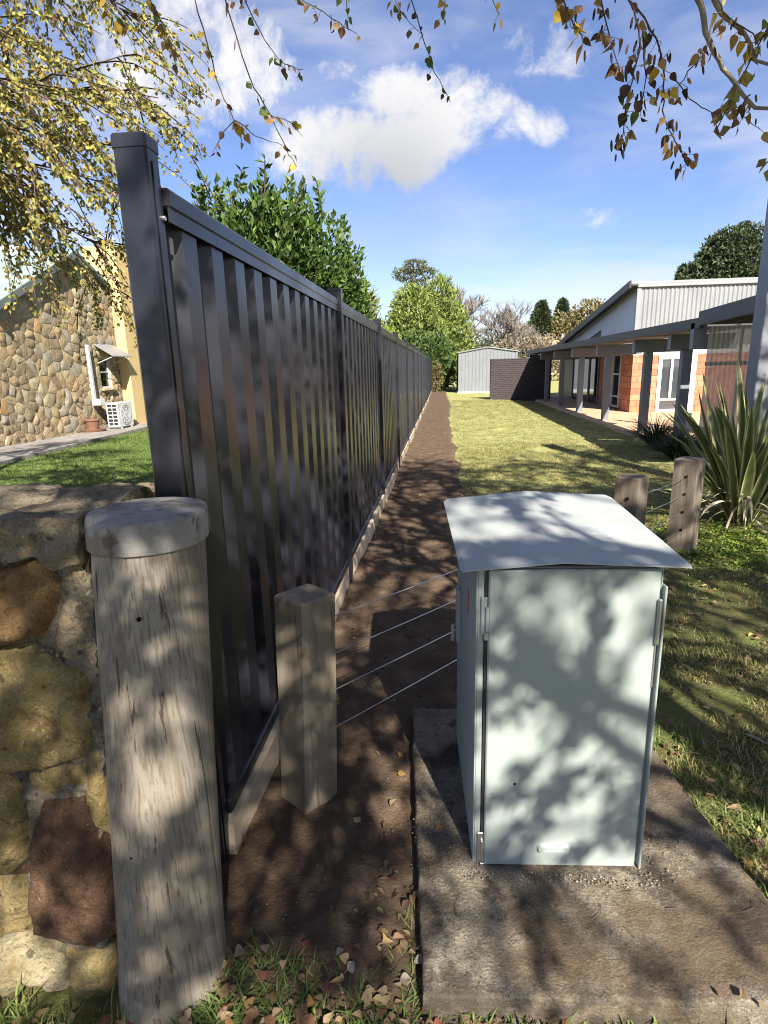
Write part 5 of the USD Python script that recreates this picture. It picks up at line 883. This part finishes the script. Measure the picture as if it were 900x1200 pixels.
# ------------------------------------------------------------------ grass and fallen leaves
def tuft(seed, nb, L, W, spread, bend):
    g = np.random.default_rng(seed); out = []
    for k in range(nb):
        az = g.uniform(0, 6.28); r_ = spread * g.random() ** .5; b = g.uniform(0, 6.28); l = L * g.uniform(.5, 1.2); e = g.uniform(.5, 1.45)
        p0 = np.array([math.cos(az) * r_, math.sin(az) * r_, -.008]); d1 = np.array([math.cos(b) * math.cos(e), math.sin(b) * math.cos(e), math.sin(e)]); d2 = unit(d1 + [math.cos(b) * bend, math.sin(b) * bend, -bend * .5]); s = np.array([-math.sin(b), math.cos(b), 0]) * W / 2
        m_ = p0 + d1 * l * .55; out.append((np.array([p0 - s, p0 + s, m_ + s * .8, m_ - s * .8, m_ + d2 * l * .45]), np.array([[0, 1, 2], [0, 2, 3], [3, 2, 4]])))
    return cat(*out)
def scatter(name, protos, m, P, S, seed, label, cat_):
    pi = UsdGeom.PointInstancer.Define(stage, '/World/' + name); g = np.random.default_rng(seed); n_ = len(P); tg = []
    for k, pr in enumerate(protos): tg.append(obj('tuft', pr, m, pi.GetPrim()).GetPath())
    pi.CreatePrototypesRel().SetTargets(tg); pi.CreateProtoIndicesAttr(Vt.IntArray.FromNumpy(g.integers(0, len(protos), n_).astype(np.int32)))
    pi.CreatePositionsAttr(Vt.Vec3fArray.FromNumpy(P.astype(np.float32))); a = g.uniform(0, 6.28, n_)
    pi.CreateOrientationsAttr(Vt.QuathArray([Gf.Quath(float(math.cos(t / 2)), 0., 0., float(math.sin(t / 2))) for t in a])); pi.CreateScalesAttr(Vt.Vec3fArray.FromNumpy(np.repeat(S[:, None], 3, 1).astype(np.float32)))
    tag(pi.GetPrim(), label, cat_, kind='stuff')
g = np.random.default_rng(55)
def lawn_points(n_, x0, x1, y0, y1, thr, pw=1.):
    P = np.column_stack([g.uniform(x0, x1, n_), y0 + (y1 - y0) * g.random(n_) ** pw, np.zeros(n_)])
    keep = (P[:, 0] > path_edge(P[:, 1]) - .02 + .1 * g.random(n_) ** 3) & ~contains_xy(sl.buffer(.01), P[:, 0], P[:, 1]) & (fbm(np.column_stack([P[:, :2] * 1.7, P[:, 0] * 0])) > thr) & ~((P[:, 0] > 4.2) & (P[:, 1] > 13)); P = P[keep]
    P[:, 2] = lawn_z(P[:, 0], P[:, 1]); return P
Pn = np.vstack([lawn_points(16000, .2, 6, 1.1, 12, .36, .8), lawn_points(9000, .2, 4.3, 8, 28, .3), lawn_points(2600, .75, 2.2, 1.2, 3.2, .4)])
scatter('lawn_grass', [tuft(k, 12, .042, .0042, .05, .5) for k in range(5)], M['blade_dry'], Pn, g.uniform(.6, 1.3, len(Pn)) * (1 + .03 * np.clip(Pn[:, 1] - 4, 0, 20)), 1, 'short mown yellow green grass of the lawn beside the path', 'grass')
Pg = np.column_stack([g.uniform(-8.2, -.9, 16000), g.uniform(2.5, 18, 16000), np.full(16000, .012)])
scatter('garden_grass', [tuft(k + 9, 12, .055, .006, .06, .5) for k in range(4)], M['blade_green'], Pg, g.uniform(.6, 1.3, len(Pg)) * 1.2, 2, 'bright green mown grass of the cottage lawn', 'grass')
def band(n_, x0, x1, y0, y1): return np.column_stack([g.uniform(x0, x1, n_), g.uniform(y0, y1, n_), np.full(n_, -.025)])
Pe = np.vstack([band(210, -.66, -.08, .92, 1.13), band(90, -.12, -.03, 1.1, 1.32), band(140, -.62, -.3, 1.0, 1.18), band(26, -1.1, -.75, .9, 1.02), band(110, -.06, 1.1, .95, 1.07), band(70, .85, 1.1, 1.2, 2.4)])
scatter('edge_grass', [tuft(k + 20, 9, .075, .0045, .03, .7) for k in range(5)], M['blade_green'], Pe, g.uniform(.6, 1.35, len(Pe)), 3, 'longer green grass tufts around the front edge of the slab', 'grass')
# clover-like low growth under the flax
gl_ = np.random.default_rng(66); n_ = 2600; P = np.column_stack([gl_.normal(2.45, .38, n_), gl_.normal(5.0, .4, n_), np.zeros(n_)]); P[:, 2] = lawn_z(P[:, 0], P[:, 1]) + gl_.uniform(.0, .05, n_)
obj('ground_cover', leaves(P, rdirs(gl_, n_) * [1, 1, .3], rdirs(gl_, n_) * .4 + [0, 0, 1.], .032, .028), M['fol_lime'], kind='stuff', label='low bright green weeds on the ground below the flax', cat='weeds')
# leaf litter: the many small ones as one
def zat(P):
    z = lawn_z(P[:, 0], P[:, 1]) + .012; z = np.where((P[:, 0] > -.72) & (P[:, 0] < path_edge(P[:, 1])) & (P[:, 1] > .95), .016, z); return np.where(contains_xy(sl, P[:, 0], P[:, 1]), .066, z)
n_ = 5200; P = np.column_stack([gl_.uniform(.2, 4.6, n_), .95 + 8.5 * gl_.random(n_) ** 1.35, np.zeros(n_)]); k_ = (~contains_xy(sl.buffer(-.03), P[:, 0], P[:, 1])) & (fbm(np.column_stack([P[:, :2] * 2.1, P[:, 0] * 0 + 5])) > .42); P = P[k_]
P = np.vstack([P, band(70, -.7, -.05, .93, 1.1), band(150, -.05, 1.1, .92, 1.07), band(90, -1.15, -.72, .88, 1.0), band(60, -.25, .0, 1.0, 1.5), band(70, -.7, .3, 1.3, 8)]); P = P[~contains_xy(sl.buffer(-.004), P[:, 0], P[:, 1])]; P[:, 2] = zat(P) + gl_.uniform(0, .01, len(P))
obj('leaf_litter', leaves(P, rdirs(gl_, len(P)) * [1, 1, .25], rdirs(gl_, len(P)) * .5 + [0, 0, 1.], .028 * gl_.uniform(.45, 1.4, len(P)), .02 * gl_.uniform(.5, 1.4, len(P)), .45, 9), M['litter'], kind='stuff', label='small dry leaves and scraps scattered over the shaded lawn', cat='leaf litter')
n_ = 900; P = np.vstack([np.column_stack([gl_.uniform(.06, .62, 260), 1.44 - .035 * gl_.random(260), np.full(260, .066)]), np.column_stack([gl_.uniform(-.1, .08, 240), gl_.uniform(1.4, 2.2, 240), np.full(240, .066)]), np.column_stack([gl_.uniform(.56, .72, 110), gl_.uniform(1.42, 1.7, 110), np.full(110, .066)]), np.column_stack([gl_.uniform(-.62, .22, 500), gl_.uniform(1.0, 6, 500), np.full(500, .012)])])
s_ = gl_.uniform(.001, .0034, len(P)); oc = np.array([[1, 0, 0], [-1, 0, 0], [0, 1, 0], [0, -1, 0], [0, 0, 1], [0, 0, -1.]]); of = np.array([[0, 2, 4], [2, 1, 4], [1, 3, 4], [3, 0, 4], [2, 0, 5], [1, 2, 5], [3, 1, 5], [0, 3, 5]])
n_c = 1500; Pc = np.column_stack([gl_.uniform(-.66, .25, n_c), 1.05 + 8 * gl_.random(n_c) ** 1.6, np.full(n_c, .008)]); sc_c = gl_.uniform(.003, .011, n_c)
obj('soil_clods', ((Pc[:, None] + oc[None] * sc_c[:, None, None] * gl_.uniform(.5, 1.4, (n_c, 6, 1))).reshape(-1, 3), (np.arange(n_c)[:, None, None] * 6 + of[None]).reshape(-1, 3)), M['soil'], kind='stuff', label='small brown clods of earth lying over the soil path', cat='soil')
obj('grit', ((P[:, None] + oc[None] * s_[:, None, None] * gl_.uniform(.6, 1.3, (len(P), 6, 1))).reshape(-1, 3), (np.arange(len(P))[:, None, None] * 6 + of[None]).reshape(-1, 3)), M['pebble'], kind='stuff', label='fine grit and pebbles lying on the slab and the soil', cat='grit')
# single fallen leaves
def fallen(x, y, L, W, kind_, az, label, group=None, lobes=0, z=None):
    g_ = np.random.default_rng(int(abs(x * 991 + y * 577) * 100) % 2**31); P1 = np.array([[x, y, 0.]]); zz = zat(P1)[0] + .004 if z is None else z
    if lobes:                                             # a palmate leaf: pointed lobes round the stalk
        th = np.linspace(0, 2 * np.pi, 10 * lobes // 2, endpoint=False); r_ = L / 2 * (.45 + .55 * np.abs(np.cos(th * lobes / 2)) ** 1.4) * g_.uniform(.85, 1.1, len(th)); ring = np.column_stack([r_ * np.cos(th), r_ * np.sin(th) * W / L, .012 * noise(np.column_stack([np.cos(th) * 3, np.sin(th) * 3, th * 0 + x])) + .12 * r_ * np.sin(th * 2 + 1) ** 2])
        v = np.vstack([ring, [[0, 0, .006]]]); k = np.arange(len(th)); f = np.stack([k, (k + 1) % len(th), np.full(len(th), len(th))], 1); v, f = rotz((v, f), az); v = v + [x, y, zz]
    else:
        v, f = leaves(np.array([[x, y, zz + .004]]), np.array([[math.cos(az), math.sin(az), g_.uniform(-.02, .12)]]), np.array([[g_.normal() * .3, g_.normal() * .3, 1.]]), L, W, g_.uniform(.1, .4), 13)
        st = tube([v[0], v[0] - [math.cos(az) * L * .35, math.sin(az) * L * .35, .003]], .0008, 4); v, f = cat((v, f), st)
    return obj('fallen_leaf', (v, f), M['leaf_' + kind_], None, True, label, 'leaf', group)
fallen(1.03, 1.69, .06, .055, 'purple', .4, 'large purple red leaf on the lawn at the right edge', lobes=5); fallen(1.27, 2.3, .13, .017, 'grey', -.75, 'long grey eucalyptus leaf lying on the lawn right of the cabinet')
fallen(.99, 2.35, .05, .045, 'purple', 1.4, 'small purple red leaf on the lawn close to the cabinet side', lobes=5)
fallen(.14, 1.03, .1, .08, 'tan', .6, 'large curled tan leaf against the front edge of the slab', lobes=5); fallen(-.32, .995, .12, .07, 'brown', 2.2, 'large brown leaf on the grass below the soil path', lobes=5)
for k, (px, py, kd, lb) in enumerate([(466, 910, 'ochre', 'orange leaf on the soil left of the slab, farther of the pair'), (468, 890, 'ochre', 'crumpled orange leaf scrap on the soil left of the slab'), (422, 967, 'tan', 'round tan leaf alone on the dark soil in front of the squared post'), (518, 972, 'ochre', 'small orange leaf on the left edge of the concrete slab'), (402, 1122, 'tan', 'pale tan leaf on the soil standing apart above the grass tufts'), (448, 1110, 'tan', 'pale tan leaf on the soil nearest the slab edge')]):
    d = R @ np.array([(px - CX) / F, (py - CY) / F, 1.]); t = (H - (.06 if k == 3 else .01)) / -d[2]; fallen(d[0] * t, d[1] * t, .032, .027, kd, k * 1.3, lb)
def label_of(kd, W, places, u):
    t = f"{'larger' if W > .03 else 'small'} {dict(grey='greyish', ochre='orange').get(kd, kd)} fallen leaf {places[min(int(u * len(places)), len(places) - 1)]}"; return t, t + 's'
for k in range(46):
    x, y, L, W, kd, a = gl_.uniform(-.66, -.06), gl_.uniform(.95, 1.2), gl_.uniform(.018, .036), gl_.uniform(.014, .034), ['tan', 'brown', 'tan', 'ochre', 'red', 'grey'][k % 6], gl_.uniform(0, 6.28)
    lb, gr = label_of(kd, W, ('on the grass close to the foot of the round post', 'on the grass midway between round post and slab', 'on the soil close to the left edge of the slab'), (x + .66) / .6); fallen(x, y, L, W, kd, a, lb, gr)
for k in range(44):
    x, y, L, W, kd, a = gl_.uniform(-.05, 1.0), gl_.uniform(.97, 1.07), gl_.uniform(.03, .06), gl_.uniform(.02, .045), ['brown', 'red', 'tan', 'brown', 'grey'][k % 5], gl_.uniform(0, 6.28)
    lb, gr = label_of(kd, W, ('below the left corner of the slab front', 'below the slab front left of the cabinet door', 'below the slab front under the cabinet door', 'below the right part of the slab front'), (x + .05) / 1.05); fallen(x, y, L, W, kd, a, lb, gr, lobes=5 if k % 3 == 0 else 0)
for k in range(26):
    x, y, L, W, kd, a = gl_.uniform(-1.05, -.72), gl_.uniform(.92, .99), gl_.uniform(.03, .06), gl_.uniform(.02, .04), ['red', 'brown', 'red', 'tan'][k % 4], gl_.uniform(0, 6.28)
    lb, gr = label_of(kd, W, ('under the cream stones of the garden wall', 'in the gap between garden wall and round post'), (x + 1.05) / .33); fallen(x, y, L, W, kd, a, lb, gr, z=-.03 + .02 * gl_.random())
k = 0
while k < 90:
    x, y = gl_.uniform(.8, 2.6), 1.15 + 3.2 * gl_.random() ** 1.2
    if sl.buffer(.01).contains(Point(x, y)) or x > .75 + y * .62: continue
    L, W, kd = gl_.uniform(.03, .055), gl_.uniform(.02, .038), ['brown', 'tan', 'grey', 'brown', 'red', 'ochre'][k % 6]
    lb, gr = label_of(kd, W, ('on the lawn along the right edge of the slab', 'on the lawn level with the cabinet', 'on the lawn behind the cabinet, short of the wire fence', 'on the lawn below the dark fence posts'), (y - 1.15) / 3.2)
    fallen(x, y, L, W, kd, gl_.uniform(0, 6.28), lb, gr, lobes=5 if k % 7 == 0 else 0); k += 1
obj('fallen_twigs', cat(*[tube([(x, y, .07 if sl.contains(Point(x, y)) else .022), (x + .03 * math.cos(a), y + .03 * math.sin(a), .068 if sl.contains(Point(x, y)) else .02), (x + .06 * math.cos(a + .3), y + .06 * math.sin(a + .3), .066 if sl.contains(Point(x, y)) else .018)], .0011, 4) for x, y, a in [(gl_.uniform(-.6, 2), gl_.uniform(1.1, 3), gl_.uniform(0, 6.28)) for _ in range(60)]]), M['twig_bark'], kind='stuff', label='thin broken twigs strewn over soil, slab and lawn', cat='twigs')
